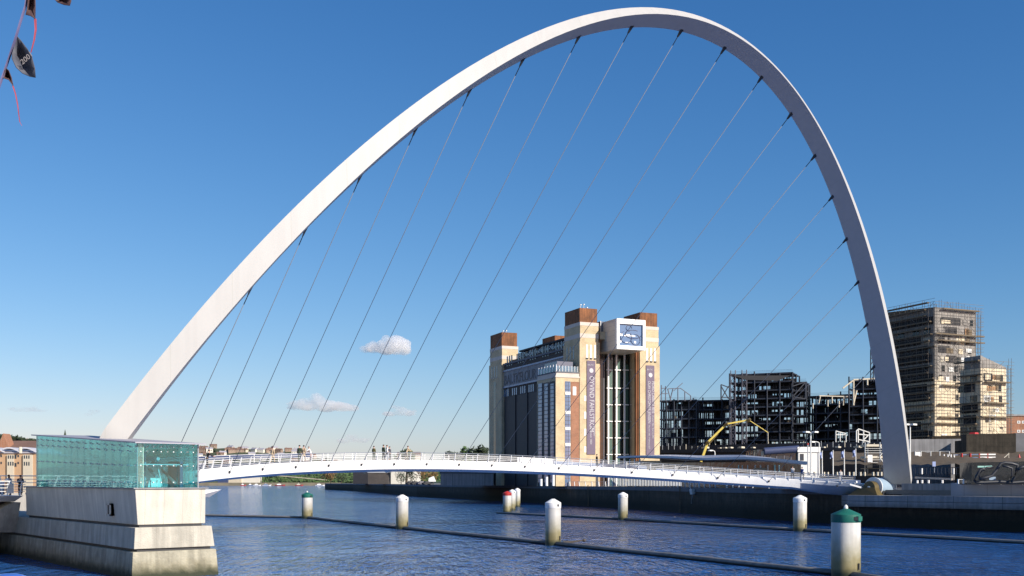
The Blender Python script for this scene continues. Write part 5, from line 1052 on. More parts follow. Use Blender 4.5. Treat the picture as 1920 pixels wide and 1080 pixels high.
# far bank: sheds, quay wall, slope, houses on the hill, boats
fq = MB(); ptsf = [P(x, HOR, D) for x, D in ((-200, 1500), (0, 1640), (370, 1790), (640, 1835))]
for a, b in zip(ptsf, ptsf[1:]): d = (b-a).normalized(); n = Vector((-d.y, d.x, 0))*1.5; fq.frust([V3(p, -1) for p in (a-n, b-n, b+n, a+n)], [V3(p, 5.2) for p in (a-n, b-n, b+n, a+n)])
single(fq, 'far_quay_wall', M['bank'], 'long low pale river wall on the distant bank below the left deck', 'river wall')
bld('far_shed', 'long cream warehouse on the distant bank below the left deck', 428, 452, 893, 1850, 20, 4, 'housecream', 'white2')
bld('far_shed', 'white warehouse beside the cream one on the distant bank', 452, 486, 891.5, 1855, 20, 4, 'shed', 'white2')
bld('far_shed', 'small blue grey shed left of the cream warehouse on the distant bank', 408, 427, 895, 1845, 15, 4, 'navy', 'roofgrey', 2)
sl_ = MB(); g = []
for i in range(41):
    for j in range(7):
        px = 480+420*i/40; f = j/6; g.append(P(px, 0, 1860+150*f).xy.to_3d()+Vector((0, 0, 3.5+(27 if px > 480 else 0)*f*(1-.25*(px-480)/420)+random.uniform(-.6, .6))))
sl_.add(g, [(i*7+j, (i+1)*7+j, (i+1)*7+j+1, i*7+j+1) for i in range(40) for j in range(6)]); tag(sl_.build('wooded_slope', M['hill'], smooth=True), kind='structure')
q = MB(); q.bar(P(490, 889, 1858), P(612, 900, 1838), 2.5, 1.2); single(q, 'slope_wall', M['housecream'], 'pale wall line climbing the distant wooded slope', 'wall')
# distant scrub and woodland: a mass nobody could count
wd = MB(); rs = random.Random(77)
def leafq(mb, p, e): u = Vector((rs.gauss(0, 1), rs.gauss(0, 1), rs.gauss(0, 1))).normalized(); w_ = u.orthogonal().normalized(); mb.add([p-u*e, p+w_*e*.8, p+u*e, p-w_*e*.8], [(0, 1, 2, 3)])
for k in range(5200):
    px = rs.uniform(480, 900); f = rs.random(); leafq(wd, P(px, 0, 1862+150*f).xy.to_3d()+Vector((0, 0, 4+27*f*(1-.25*(px-480)/420)+rs.uniform(0, 5))), rs.uniform(1.5, 3.6))
o = wd.build('slope_scrub', M['leaf'], None); tag(o, 'green scrub covering the distant slope below the deck', 'scrub', kind='stuff')
wd = MB()
for k in range(150):
    px = rs.uniform(-250, 1200); f = rs.random()*.98; D = FB+60+420*f; z = 3+(lerp(crest, px)-4)*(f**.8); c = P(px, 0, D).xy.to_3d()+Vector((0, 0, z)); s = rs.uniform(6, 13)
    for j in range(60): d = Vector((rs.gauss(0, 1), rs.gauss(0, 1), abs(rs.gauss(0, .8)))).normalized()*s*rs.uniform(.4, 1); leafq(wd, c+d, rs.uniform(1.5, 3.2))
for k in range(90):     # darker wood on the crest at far left
    px = rs.uniform(-30, 70); D = FB+60+420*rs.uniform(.8, 1); c = P(px, 0, D).xy.to_3d()+Vector((0, 0, lerp(crest, px)-3)); s = rs.uniform(5, 9)
    for j in range(40): d = Vector((rs.gauss(0, 1), rs.gauss(0, 1), rs.gauss(0, 1)+.4)).normalized()*s*rs.uniform(.4, 1); leafq(wd, c+d, rs.uniform(1.2, 2.6))
o = wd.build('hillside_woodland', M['leafdark'], None); tag(o, 'dark woodland clumps scattered over the distant hillside', 'woodland', kind='stuff')
def house(W, Dp, H, R, wm, rm, name='hillside_house'):
    t = thing(name, 'x', 'house', (0, 0, 0)); q = MB(); q.box(-W/2, -Dp/2, -3, W/2, Dp/2, H); w = q.build('wall', M[wm], t)
    q = MB(); e = .4; q.add([(-W/2-e, -Dp/2-e, H), (W/2+e, -Dp/2-e, H), (W/2+e, Dp/2+e, H), (-W/2-e, Dp/2+e, H), (-W/2-e, 0, H+R), (W/2+e, 0, H+R)], [(0, 1, 5, 4), (2, 3, 4, 5), (0, 4, 3), (1, 2, 5), (0, 3, 2, 1)]); r = q.build('roof', M[rm], t)
    q = MB(); q.box(-W*.3-.5, -.5, H+R*.4, -W*.3+.5, .5, H+R+1.4); q.build('chimney', M['housebrick'], r)
    for k in range(max(2, int(W/4))): q = MB(); x = -W/2+W*(k+.5)/max(2, int(W/4)); q.box(x-.6, -Dp/2-.05, H*.5, x+.6, -Dp/2+.05, H*.5+1.4); q.build('window', M['glass'], w)
    return t
kinds = [(house(9, 8, 5.5, 3, 'housecream', 'rooftile'), 'small cream house with brown roof on the distant hillside'), (house(15, 9, 5.5, 3.2, 'housebrick', 'rooftile'), 'long brick terrace with brown roof on the distant hillside'), (house(14, 9, 6, 3.4, 'shed', 'roofgrey'), 'white house with grey roof on the distant hillside')]
first = [True]*3
for k in range(118):
    px = rs.uniform(-60, 660) if k > 25 else rs.uniform(385, 600); f = rs.uniform(.15, 1) if k > 40 else rs.uniform(.8, 1); D = FB+60+420*f; z = 3+(lerp(crest, px)-4)*(f**.8)
    i = rs.randrange(3); t = kinds[i][0] if first[i] else copy_tree(kinds[i][0]); first[i] = False
    p = P(px, 0, D); t.location = (p.x, p.y, z); t.rotation_euler.z = -YAW+rs.uniform(-.6, .6); t['label'] = kinds[i][1]; t['group'] = 'houses on the distant hillside: '+['small cream', 'brick terraces', 'white'][i]
sp = thing('church_spire', 'tiny church spire on the skyline above the pavilion roof', 'church spire', P(122, 830, 1900)); q = MB(); c = P(122, 830, 1900); q.box(c.x-2.5, c.y-2.5, c.z-20, c.x+2.5, c.y+2.5, c.z+9); q.build('tower', M['housecream'], sp); q = MB(); q.lathe([(3, 9), (.15, 24)], 8, (c.x, c.y), c.z); q.build('spire', M['leafdark'], sp)
# near buildings on the north bank at the left edge
def px_rects(xs, ys, w, h): return [(x, x+w, y, y+h) for x in xs for y in ys]
t_, f_, t1, zt = bld('quayside_flats', 'buff brick flats with curved grey roof at the left edge behind the approach walkway', -60, 66, 850, 225, 12, 3.8, 'housebrick2' if 'housebrick2' in M else 'redbrick', 'roofgrey', wins=px_rects((1, 22, 33, 52), (853, 866), 2.6, 4)+px_rects((27.5, 43, 57.5), (853, 868), 3.4, 7))
for (x0, x1) in ((15, 27), (45, 62)):
    q = MB(); q.fbox(f_, f_.t(x0), f_.t(x1), .02, .5, 3.8, zt-.3); q.build('cream_bay', M['housecream'], t_)
    for k in range(3): q = MB(); xx = x0+2+k*4.2; q.fbox(f_, f_.t(xx), f_.t(xx+2), .45, .55, f_.z(xx, 873), f_.z(xx, 866)); q.build('bay_window', M['glass'], t_); q = MB(); q.fbox(f_, f_.t(xx), f_.t(xx+2), .45, .55, f_.z(xx, 860), f_.z(xx, 854)); q.build('bay_window', M['glass'], t_)
for k in range(3):
    x0 = -20+k*30; pts = []; n = f_.n
    for j in range(9): f = j/8; t = f_.t(x0+30*f-.5); pts.append((t, zt+.2+.8*sin(pi*(.25+.75*f))*(1 if f < 1 else .4)))
    q = MB(); lo = [f_.at(t, .9) for t, z in pts]; q.v = [V3(f_.at(t, .9), z) for t, z in pts]+[V3(f_.at(t, -12), z) for t, z in pts]+[V3(f_.at(t, .9), z+.3) for t, z in pts]+[V3(f_.at(t, -12), z+.3) for t, z in pts]
    for j in range(8): q.f += [(j, j+1, 9+j+1, 9+j), (18+j, 18+j+1, 27+j+1, 27+j), (j, j+1, 18+j+1, 18+j), (9+j, 9+j+1, 27+j+1, 27+j)]
    q.f += [(0, 9, 27, 18), (8, 17, 35, 26)]; q.build('curved_roof', M['canopy'], t_)
t_, f_, t1, zt = bld('brick_warehouse', 'long dark roofed red brick warehouse with a gable behind the curved roof flats', -60, 105, 841, 420, 20, 4, 'redbrick', 'rooftile', 3.5, wins=px_rects(range(-20, 100, 9), (842.5,), 2, 2.5))
gq = MB(); a, b = f_.at(f_.t(-2), .4), f_.at(f_.t(15), .4); m_ = (a+b)/2; gq.add([V3(a, 4), V3(b, 4), V3(b, zt+1.2), V3(m_, zt+6), V3(a, zt+1.2)]+[p-f_.n.to_3d()*6 for p in (V3(a, 4), V3(b, 4), V3(b, zt+1.2), V3(m_, zt+6), V3(a, zt+1.2))], [(0, 1, 2, 3, 4), (5, 6, 7, 8, 9), (0, 1, 6, 5), (1, 2, 7, 6), (2, 3, 8, 7), (3, 4, 9, 8), (4, 0, 5, 9)]); gq.build('gable', M['redbrick'], t_)
q = MB(); q.tube([P(38.5, 850, 215), P(38.5, 838, 215)], .3, 6); single(q, 'roof_flue', M['cream'], 'short pale vertical flue above the curved roof at left', 'flue')
# unseen warehouse added to shape sky light and show in the pavilion glass
q = MB(); q.box(-150, -30, 3.8, -128, 90, 15); wh = thing('added_warehouse', 'unseen brick warehouse added on the near quay left of the pier', 'building', (-112, 5, 3.8)); q.build('wall', M['housebrick2'], wh); q = MB(); q.box(-151, -31, 15, -127.5, 91, 16); q.build('roof', M['roofgrey'], wh)
for k in range(14):
    for z in (6, 10.2): q = MB(); y = -25+k*8.2; q.box(-128.1, y, z, -127.9, y+2.6, z+2.6); q.build('window', M['boxwhite'] if (k+int(z)) % 3 else M['glassblue'], wh)
# boats on the far bank
def boat(label, px, D, L, hull, cabin, i):
    c = P(px, HOR, D); t = thing('moored_boat', label, 'boat', (c.x, c.y, 0), 'boats moored below the distant bank'); d = Vector((C_, -S_, 0)); n = Vector((S_, C_, 0)); B = L*.16
    def w_(u, v, z): p = Vector((c.x, c.y, 0))+d*u+n*v; return Vector((p.x, p.y, z))
    q = MB(); lo = [(-.5, -.8), (.3, -.8), (.46, 0), (.3, .8), (-.5, .8)]; hi = [(-.5, -1), (.3, -1), (.56, 0), (.3, 1), (-.5, 1)]
    q.frust([w_(a*L, b*B*.7, -.3) for a, b in lo], [w_(a*L, b*B, 1.3+(.7 if a > .4 else 0)) for a, b in hi]); q.build('hull', M[hull], t)
    q = MB(); q.frust([w_(-.3*L, -B*.6, 1.3), (w_(.12*L, -B*.6, 1.3)), w_(.12*L, B*.6, 1.3), w_(-.3*L, B*.6, 1.3)], [w_(-.27*L, -B*.5, 3.1), (w_(.05*L, -B*.5, 3.1)), w_(.05*L, B*.5, 3.1), w_(-.27*L, B*.5, 3.1)]); q.build('cabin', M[cabin], t)
    q = MB(); q.bar(w_(-.1*L, 0, 3), w_(-.1*L, 0, 5), .25); q.build('mast', M['white'], t)
for i, (px, L, h, cb, lab) in enumerate(((456, 9, 'red', 'white', 'small red boat farthest left below the distant bank'), (470, 9, 'blue_glaze', 'white', 'pale blue boat beside the small red one'), (482, 13, 'white', 'white2', 'white motor boat left of the pale blue barge'), (500, 15, 'white', 'blue_glaze', 'white boat with pale blue cabin, fourth from the left'), (525, 17, 'red', 'white', 'longest orange red boat below the distant bank'), (561, 13, 'red', 'cream', 'orange red boat near the dark headland'), (600, 16, 'white', 'white', 'white boat closest to the dark headland'))): boat(lab, px, 1780, L, h, cb, i)

# ---------------------------------------------------------------- DOLPHINS (round river piles) and floating booms
def dolphin(label, px, py, r, ztop, capm, finial, grp='white round river piles'):
    b = G(px, py); b.z = 0; t = thing('river_dolphin', label, 'river pile', b, grp); c = (b.x, b.y)
    zs = ztop-.88; q = MB(); q.lathe([(r, -1.5), (r, .2), (r, 1.5), (r, 2.6), (r, zs)], 36, c); q.build('shaft', M['pile'], t, smooth=True, angle=40)
    cm = M[capm]; q = MB(); q.lathe([(r+.01, zs), (r+.022, zs+.02), (r+.022, zs+.5), (r-.01, zs+.53), (.2, ztop-.03), (.14, ztop)], 36, c); cp_ = q.build('cap', cm, t, smooth=True, angle=35)
    if finial: q = MB(); q.lathe([(.13, ztop-.03), (.13, ztop+.12), (.08, ztop+.2), (.05, ztop+.24)], 12, c); q.build('finial', M['white2'], cp_)
    a = math.atan2(CY-b.y, CX-b.x)+.95; d = Vector((cos(a), sin(a), 0)); s = Vector((-d.y, d.x, 0)); p = b+d*r+Vector((0, 0, zs+.12))
    q = MB(); hw, ho = (.2, .17) if finial else (.14, .06); q.frust([p-s*hw-d*.1, p+s*hw-d*.1, p+s*hw+d*ho, p-s*hw+d*ho], [v+Vector((0, 0, .28)) for v in (p-s*hw-d*.1, p+s*hw-d*.1, p+s*hw+d*ho, p-s*hw+d*ho)]); q.build('lamp_housing', cm, cp_)
    q = MB(); p2 = p-s*(hw+.01)+Vector((0, 0, .03)); pts_ = (p2-s*.16-d*.14, p2, p2+d*(ho-.03), p2-s*.16+d*(-.03)); q.frust(list(pts_), [v+Vector((0, 0, .22)) for v in pts_]); q.build('lamp_recess', M['dark'], cp_)
    q = MB(); q.tube([b+d*(r+.05)+Vector((0, 0, .5)), b+d*(r+.06)+Vector((0, 0, .9))], .06, 6); q.build('bolt', M['dark'], t); return b
near = [dolphin('distant green capped pile, nearest the stepped pier', 576, 972, .9, 4.35, 'green', True, 'green capped river piles'), dolphin('white capped pile, second from the left in the near row', 754, 992, .79, 4.45, 'white', False),
        dolphin('large white capped pile in the middle foreground', 1037, 1022, .75, 4.45, 'white', False), dolphin('biggest pile with green cap at the lower right edge', 1586, 1081, .91, 4.36, 'green', True, 'green capped river piles')]
far = [dolphin('red capped pile before the dark quay wall', 951, 962, .83, 4.3, 'red', False, 'red capped river pile'), dolphin('white capped pile half hidden behind the red capped one', 960.5, 957.2, .72, 4.5, 'white', False), dolphin('farthest white capped pile in the cluster by the red one', 970, 950.5, .72, 4.6, 'white', False),
       dolphin('white capped pile in the far row below the mill', 1168, 975, .77, 4.45, 'white', False), dolphin('white capped pile in the far row below the arch foot', 1500, 996, .82, 4.45, 'white', False)]
def boom(label, a, b, r=.24, grp='floating booms'):
    a, b = Vector(a), Vector(b); a.z = b.z = .14; d = (b-a).normalized(); t = thing('floating_boom', label, 'floating boom', ((a+b)/2), grp)
    n = int((b-a).length/6)+2; q = MB(); q.tube([a.lerp(b, i/n)+Vector((0, 0, .02*sin(i*1.7))) for i in range(n+1)], r, 10); q.build('pipe', M['boom'], t, smooth=True)
    q = MB(); s = Vector((-d.y, d.x, 0)); q.bar(a+s*.0-Vector((0, 0, .0)), a+d*1.2, .34, .2); q.build('end_coupling', M['dark'], t)
    q = MB(); q.bar(b, b-d*1.2, .34, .2); q.build('end_coupling', M['dark'], t)
    return t
pk = lambda px, py: G(px, py, .14)
boom('floating boom from the stepped pier to the distant green capped pile', pk(300, 964.5), near[0]); boom('floating boom between the distant green capped pile and the next white one', near[0], near[1]); boom('floating boom in front of the two middle piles of the near row', near[1], near[2])
boom('long floating boom from the middle foreground pile to the big green capped one', near[2], near[3]); boom('floating boom leaving the frame past the big green capped pile', near[3], G(1990, 1140, .14))
boom('far floating boom from the red capped pile to the pile below the mill', pk(932, 961.5), far[3]); boom('far floating boom between the two far white piles', far[3], far[4]); boom('far floating boom running out of frame at right', far[4], G(2150, 1030, .14))
dr = thing('drift_log', 'short dark drift log caught by the boom beside the middle pile', 'log', pk(1075, 1019)); q = MB(); a, b = pk(1056, 1018), pk(1095, 1017); q.tube([a+Vector((0, 0, .05)), a.lerp(b, .6)+Vector((0, 0, .1)), b+Vector((0, 0, .22))], [.1, .09, .06], 7); q.build('trunk', M['bark'], dr); q = MB(); q.blob(b+Vector((0, 0, .2)), (.22, .22, .18), 3); q.build('knot', M['bark'], dr)
bl = thing('blue_bin_lid', 'rounded blue lid just showing at the bottom left corner', 'bin', P(18, 1082, 20)); q = MB(); c = P(14, 1081, 20); q.lathe([(.36, -.9), (.36, -.08), (.33, 0), (.2, .045), (.02, .06)], 24, (c.x, c.y), c.z); q.build('lid', M['blueplastic'] if 'blueplastic' in M else M['c_blue'], bl, smooth=True)

# ---------------------------------------------------------------- PEOPLE
def skin_mesh(name, verts, edges, rad, m, parent, sub=1):
    me = bpy.data.meshes.new(name); base = Vector(parent['_b']); me.from_pydata([Vector(v)-base for v in verts], edges, []); me.materials.append(m)
    o = bpy.data.objects.new(name, me); COL.objects.link(o); o.parent = parent; o['_b'] = list(base)
    md = o.modifiers.new('skin', 'SKIN'); 
    if not me.skin_vertices: me.attributes
    sv = me.skin_vertices[0].data if me.skin_vertices else None
    if sv is None:
        with bpy.context.temp_override(object=o, active_object=o): bpy.ops.mesh.customdata_skin_add()
        sv = me.skin_vertices[0].data
    for i, r in enumerate(rad): sv[i].radius = (r, r) if not isinstance(r, tuple) else r
    sv[0].use_root = True; ss = o.modifiers.new('sub', 'SUBSURF'); ss.levels = sub; ss.render_levels = sub; 
    for p in me.polygons: p.use_smooth = True
    md.use_smooth_shade = True
    return o
def person(label, foot, face, coat, trousers, hair='hairdark', pose='stand', H=1.74, group=None, longcoat=False, longhair=False):
    "foot: world point, face: compass heading the person looks along"
    t = thing('person', label, 'person', (0, 0, 0), group); k = H/1.74
    st = {'stand': .07, 'walk': .27, 'lean': .1}[pose]; ln = .22 if pose == 'lean' else 0
    V = [(0, 0, .95), (0, .01+ln*.3, 1.15), (0, ln*.75, 1.34), (0, ln, 1.47), (0, ln+.01, 1.53), (0, ln+.02, 1.62), (0, ln+.02, 1.70)]; R = [(.15, .10), (.135, .095), (.165, .1), (.07, .06), (.052, .055), (.085, .10), (.07, .085)]
    E_ = [(i, i+1) for i in range(6)]
    def chain(root, pts, rs): 
        prev = root
        for p, r in zip(pts, rs): V.append(p); R.append(r); E_.append((prev, len(V)-1)); prev = len(V)-1
        return prev
    arms = {'stand': [[(.24, 0, 1.15), (.25, .06, .92)], [(-.24, 0, 1.15), (-.25, .06, .92)]], 'walk': [[(.23, -.12, 1.17), (.24, -.06, .95)], [(-.23, .14, 1.18), (-.22, .3, 1.0)]], 'lean': [[(.25, ln+.2, 1.2), (.2, ln+.42, 1.12)], [(-.25, ln+.2, 1.2), (-.2, ln+.42, 1.12)]]}[pose]
    for sgn, (el, wr) in zip((1, -1), arms):
        w_ = chain(2, [(sgn*.19, ln*.8, 1.40), el, wr], [.055, .043, .03]); wv = Vector(wr); d = (wv-Vector(el)).normalized()
        pm = wv+d*.06; V.append(tuple(pm)); R.append((.034, .016)); E_.append((w_, len(V)-1)); pl_ = len(V)-1
        for f in range(4): a = pm+d*.045+Vector((0, (f-1.5)*.02, 0)); b = a+d*(.045-.006*abs(f-1.5))+Vector((-sgn*.012, 0, -.004)); V.extend([tuple(a), tuple(b)]); R.extend([.009, .008]); E_.extend([(pl_, len(V)-2), (len(V)-2, len(V)-1)])
        a = wv+d*.05+Vector((0, .035, 0)); b = a+d*.035+Vector((0, .012, 0)); V.extend([tuple(a), tuple(b)]); R.extend([.01, .009]); E_.extend([(pl_, len(V)-2), (len(V)-2, len(V)-1)])
    for sgn in (1, -1):
        fy = sgn*st; chain(0, [(sgn*.095, 0, .87), (sgn*.1, fy*.5+.03, .50), (sgn*.1, fy, .09), (sgn*.105, fy+.13, .035)], [.088, .058, .042, .035])
    V = [(x*k, y*k, z*k) for x, y, z in V]; R = [tuple(a*k for a in r) if isinstance(r, tuple) else r*k for r in R]
    body = skin_mesh('body', V, E_, R, M['skin'], t)
    hz = 1.655*k; hy = (ln+.02)*k; q = MB(); q.blob((0, hy+.105*k, hz-.01), (.014, .02, .02), 1, 1, 0); q.build('nose', M['skin'], t, smooth=True)
    for s in (-1, 1): q = MB(); q.blob((s*.034*k, hy+.088*k, hz+.02*k), (.012, .008, .008), 1, 1, 0); q.build('eye', M['dark'], t); q = MB(); q.blob((s*.088*k, hy, hz), (.012, .022, .03), 1, 1, 0); q.build('ear', M['skin'], t)
    q = MB(); q.box(-.022*k, hy+.085*k, hz-.052*k, .022*k, hy+.097*k, hz-.044*k); q.build('mouth', M['c_pink'], t)
    q = MB(); q.blob((0, hy-.02*k, hz+.045*k), (.1*k, .11*k, .085*k), 2, 2, .05)
    if longhair: q.blob((0, hy-.07*k, hz-.1*k), (.09*k, .06*k, .19*k), 5, 2, .06)
    q.build('hair', M[hair], t, smooth=True)
    low = .55 if longcoat else .86; g = 1.22
    CV = [(0, 0, 1.0), (0, .01+ln*.3, 1.15), (0, ln*.75, 1.34), (0, ln*.95, 1.45), (0, 0, .9), (0, .0, low)]; CR = [(.17, .125), (.155, .12), (.185, .125), (.085, .08), (.185, .135), (.2, .15)]; CE = [(0, 1), (1, 2), (2, 3), (0, 4), (4, 5)]
    for sgn, (el, wr) in zip((1, -1), arms): n0 = len(CV); CV += [(sgn*.19, ln*.8, 1.40), el, wr]; CR += [.075, .062, .05]; CE += [(2, n0), (n0, n0+1), (n0+1, n0+2)]
    skin_mesh('coat', [(x*k, y*k, z*k) for x, y, z in CV], CE, [tuple(a*k for a in r) if isinstance(r, tuple) else r*k for r in CR], M[coat], t)
    TV, TR, TE = [(0, 0, .94)], [(.15, .11)], []
    for sgn in (1, -1): fy = sgn*st; n0 = len(TV); TV += [(sgn*.095, 0, .85), (sgn*.1, fy*.5+.03, .50), (sgn*.1, fy, .1)]; TR += [.1, .075, .06]; TE += [(0, n0), (n0, n0+1), (n0+1, n0+2)]
    skin_mesh('trousers', [(x*k, y*k, z*k) for x, y, z in TV], TE, [tuple(a*k for a in r) if isinstance(r, tuple) else r*k for r in TR], M[trousers], t)
    for sgn in (1, -1): q = MB(); fy = sgn*st*k; q.blob((sgn*.103*k, fy+.06*k, .045*k), (.05*k, .135*k, .045*k), 2, 2, 0); q.build('shoe', M['dark'], t, smooth=True)
    t.location = foot; t.rotation_euler.z = -face; t['_b'] = list(foot); return t
def v_at(px, off=-1.2):
    lo, hi = -.9, .98
    for _ in range(40):
        m_ = (lo+hi)/2; p = dk(m_)+dkn(m_)*off; d = Vector((p.x-CX, p.y-CY)); x = 960+F*(d.x*C_-d.y*S_)/(d.x*S_+d.y*C_)
        if x < px: lo = m_
        else: hi = m_
    return m_
def on_deck(px, off=-1.0): v = v_at(px, off); p = dk(v)+dkn(v)*off; return Vector((p.x, p.y, p.z+.54)), v
GP = 'people on the footbridge deck'
for px, off, hd, c, tr, hr, pose, H, lc, lab in (
    (388, -.9, 2.2, 'c_black', 'c_black', 'hairdark', 'lean', 1.78, 0, 'person in black leaning on the railing nearest the pavilion'),
    (511, -1.3, .9, 'c_cream', 'c_cream', 'hairdark', 'walk', 1.8, 1, 'person in long beige coat walking alone on the left deck'),
    (561.5, -1.4, 1.0, 'c_green', 'c_green', 'hairdark', 'stand', 1.85, 0, 'person in dark green jacket at the left of a group of three'),
    (569.5, -1.1, .8, 'c_cream', 'c_trouser', 'hairdark', 'walk', 1.82, 1, 'person in long cream coat in the middle of the group of three'),
    (583, -1.0, 5.3, 'c_white', 'c_pink', 'hairgrey', 'lean', 1.7, 0, 'person in white top raising arms beside the cream coat'),
    (701, -1.2, 1.2, 'c_olive', 'c_green', 'hairdark', 'stand', 1.68, 0, 'person in olive jacket standing alone near mid deck'),
    (719, -1.6, 1.5, 'c_green', 'c_black', 'hairdark', 'stand', 1.86, 0, 'tall person in dark green beside the one in white near mid deck'),
    (725.5, -1.2, 1.7, 'c_white', 'c_jeans', 'hairbrown', 'walk', 1.8, 0, 'person in white shirt and jeans walking near mid deck'),
    (730.5, -2.2, 4.5, 'c_grey', 'c_black', 'hairdark', 'stand', 1.66, 0, 'shorter person in grey behind the white shirt near mid deck'),
    (762, -1.2, 1.6, 'c_cream', 'c_trouser', 'hairbrown', 'lean', 1.74, 0, 'person in cream jacket under the bushy green tree'),
    (1119, -2.0, 1.9, 'c_black', 'c_black', 'hairdark', 'stand', 1.74, 0, 'person in black on the right deck before the mill front'),
    (1486, -1.6, 1.2, 'c_white', 'c_black', 'hairbrown', 'walk', 1.78, 0, 'person in white top and dark trousers striding near the right deck end'),
    (1504, -1.8, 4.6, 'c_blue', 'c_black', 'hairdark', 'walk', 1.76, 0, 'person in dark blue near the right deck end'),
    (1576, -2.5, 4.2, 'c_white', 'c_white', 'hairbrown', 'stand', 1.7, 0, 'person in white on the landing beyond the right deck end')):
    p, v = on_deck(px, off); person(lab, p, hd, c, tr, hr, pose, H, GP, bool(lc))
def on_app(px, y): r = ray(px); D = (y-CY)/r.y; return Vector((CX+r.x*D, y, 4.96))
person('woman with long brown hair in a white top on the left approach walkway', on_app(19.5, 14.2), 5.9, 'c_white', 'c_jeans', 'hairbrown', 'lean', 1.68, 'people on the approach walkway', False, True)
person('person in black jacket leaning on the approach walkway railing', on_app(38, 14.4), .3, 'c_black', 'c_black', 'hairdark', 'lean', 1.66, 'people on the approach walkway')

# ---------------------------------------------------------------- BUNTING in the top left corner, hanging close to the camera
bt = thing('bunting', 'dark pennants on a faded ribbon hanging in the top left corner', 'bunting', P(30, 80, 6)); q = MB(); DB = 6.
def strip(pts, w0, w1, m, name, th=.006, wv=.03, parent=bt, D=DB):
    q = MB(); n = len(pts)
    for i, (x, y) in enumerate(pts):
        f = i/(n-1); w = w0+(w1-w0)*f; dd = D+wv*sin(i*1.9); q.v += [P(x-w/2, y, dd), P(x+w/2, y+1, dd+wv*.5), P(x+w/2, y+1, dd+wv*.5+th), P(x-w/2, y, dd+th)]
    for i in range(n-1):
        for k in range(4): q.f.append((i*4+k, i*4+(k+1) % 4, i*4+4+(k+1) % 4, i*4+4+k))
    q.f += [(0, 1, 2, 3), tuple((n-1)*4+k for k in (3, 2, 1, 0))]; return q.build(name, m, parent, smooth=True, angle=60)
strip([(54, -30), (48, 10), (37, 45), (28, 75), (18, 105), (6, 140), (-6, 175)], 5, 5, M['ribbon'], 'ribbon')
def pennant(outline, name, m, D=DB, parent=bt, bend=.12):
    n = len(outline); cx_, cy_ = sum(x for x, y in outline)/n, sum(y for x, y in outline)/n; q = MB(); V_ = []
    for s in (1, .5): V_ += [P(cx_+(x-cx_)*s, cy_+(y-cy_)*s, D+bend*(1-s)*1.2+.02*sin(i*1.3)) for i, (x, y) in enumerate(outline)]
    V_.append(P(cx_, cy_, D+bend)); q.add(V_, [(i, (i+1) % n, n+(i+1) % n, n+i) for i in range(n)]+[(n+i, n+(i+1) % n, 2*n) for i in range(n)]); o = q.build(name, m, parent, smooth=True); s_ = o.modifiers.new('thick', 'SOLIDIFY'); s_.thickness = .004; return o
pennant([(54, -30), (66, -30), (67, 10), (66.5, 36), (57, 30), (48, 28), (51, 10)], 'pennant', M['pennant'])
strip([(66, 34), (67, 55), (64, 75), (58, 98)], 5, 2, M['ribbonred'], 'pennant_tail')
pp = pennant([(32, 67), (40, 76), (52, 92), (60, 105), (66, 128), (67, 146), (56, 144), (42, 138), (30, 127), (22, 110), (22, 100), (28, 82)], 'pennant', M['pennant2'])
a = P(42, 122, DB-.02); text('pennant_text', '2001', .042, M['letterdim'], pp, a, Vector((C_*.75, -S_*.75, .66)), Vector((-C_*.5, S_*.5, .85)), .001)
pennant([(11, 127), (17, 132), (22, 145), (25, 162), (16, 150), (4, 146)], 'pennant', M['pennant'])
strip([(24, 160), (29, 175), (33, 195), (35, 212), (37, 228), (41, 235)], 3.2, 1.4, M['ribbonred'], 'pennant_tail')
b2 = thing('bunting', 'single dark pennant tip poking into the frame at the very top', 'bunting', P(118, 0, 6)); pennant([(99, -4), (104, -18), (130, -18), (134, 2), (131, 11), (120, 9.5), (108, 5)], 'pennant', M['pennant'], parent=b2)
strip([(140, -40), (128, -16), (116, -10)], 5, 5, M['ribbon'], 'ribbon', parent=b2)

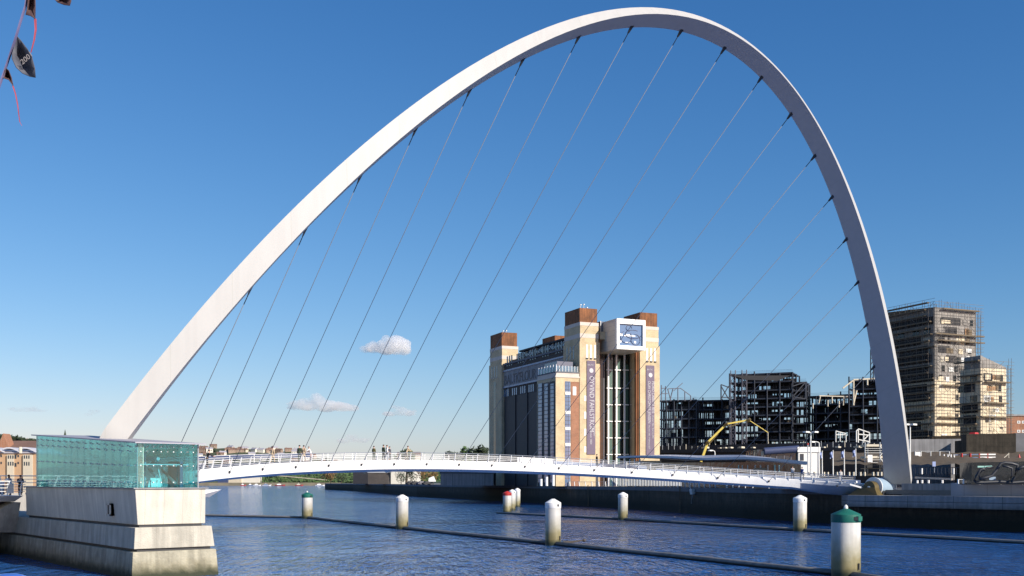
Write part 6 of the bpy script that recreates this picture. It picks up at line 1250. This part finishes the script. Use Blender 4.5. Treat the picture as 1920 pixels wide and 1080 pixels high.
# ---------------------------------------------------------------- CLOUDS: small volumes far away
def cloud_mat(dens, i):
    m, n, l = new_mat('cloud vapour %d' % i); n.remove(n['Principled BSDF']); o = n['Material Output']; pv = n.new('ShaderNodeVolumePrincipled'); pv.inputs['Color'].default_value = (1, 1, 1, 1); pv.inputs['Anisotropy'].default_value = .2
    tc = n.new('ShaderNodeTexCoord'); nz = n.new('ShaderNodeTexNoise'); nz.inputs['Scale'].default_value = .022; nz.inputs['Detail'].default_value = 4; nz.inputs['Roughness'].default_value = .5; l.new(tc.outputs['Object'], nz.inputs[0])
    r = n.new('ShaderNodeMapRange'); l.new(nz.outputs['Fac'], r.inputs[0]); r.inputs[1].default_value = .33; r.inputs[2].default_value = .62; r.inputs[3].default_value = 0; r.inputs[4].default_value = dens; l.new(r.outputs[0], pv.inputs['Density']); l.new(pv.outputs[0], o.inputs['Volume']); return m
def cloud(label, lobes, dens, i, D=3400):
    q = MB(); s = D/F; d = Vector((C_, -S_, 0))
    rc_ = random.Random(i); lobes = lobes+[(x+rc_.uniform(-1, 1)*rx, y+rc_.uniform(-.9, .5)*ry, rx*rc_.uniform(.3, .55), ry*rc_.uniform(.35, .6)) for x, y, rx, ry in lobes for _ in range(4)]
    for k, (x, y, rx, ry) in enumerate(lobes): c = P(x, y, D+rc_.uniform(-20, 20)); q.blob(c, (rx*s, rx*s*.8, ry*s), k+i*7, 3, .05)
    base = P(sum(l[0] for l in lobes)/len(lobes), max(l[1] for l in lobes), D); o = single(q, 'cloud', cloud_mat(dens, i), label, 'cloud', 'small clouds in the blue sky', base)
    rm = o.modifiers.new('merge', 'REMESH'); rm.mode = 'VOXEL'; rm.voxel_size = 3.0
    return o
cloud('brightest white cloud between the cables left of the mill', [(684, 655, 13, 7), (700, 652, 18, 11), (722, 651, 22, 15), (744, 647, 24, 19), (757, 652, 15, 15)], .055, 0)
cloud('wide flat cloud with grey base low between the cables', [(556, 763, 16, 7), (577, 758, 24, 13), (592, 752, 18, 16), (612, 761, 26, 12), (640, 763, 22, 9), (660, 765, 14, 7)], .04, 1)
cloud('small faint cloud right of the wide flat one', [(730, 776, 16, 5), (752, 771, 15, 9), (766, 775, 12, 6)], .035, 2)
cloud('faint cloud sitting just above the deck left of the middle', [(645, 827, 16, 5), (660, 823, 16, 7), (680, 826, 14, 5)], .025, 3)
cloud('thin grey wisp above the pavilion roof at far left', [(32, 768, 14, 4.5), (50, 768, 18, 5), (72, 770, 14, 3)], .012, 4)
cloud('smallest grey wisp left of the arch base', [(165, 777, 9, 3), (176, 773, 10, 4.5), (184, 771, 6, 3)], .012, 5)
for o in list(bpy.data.objects):
    if '_b' in o: del o['_b']
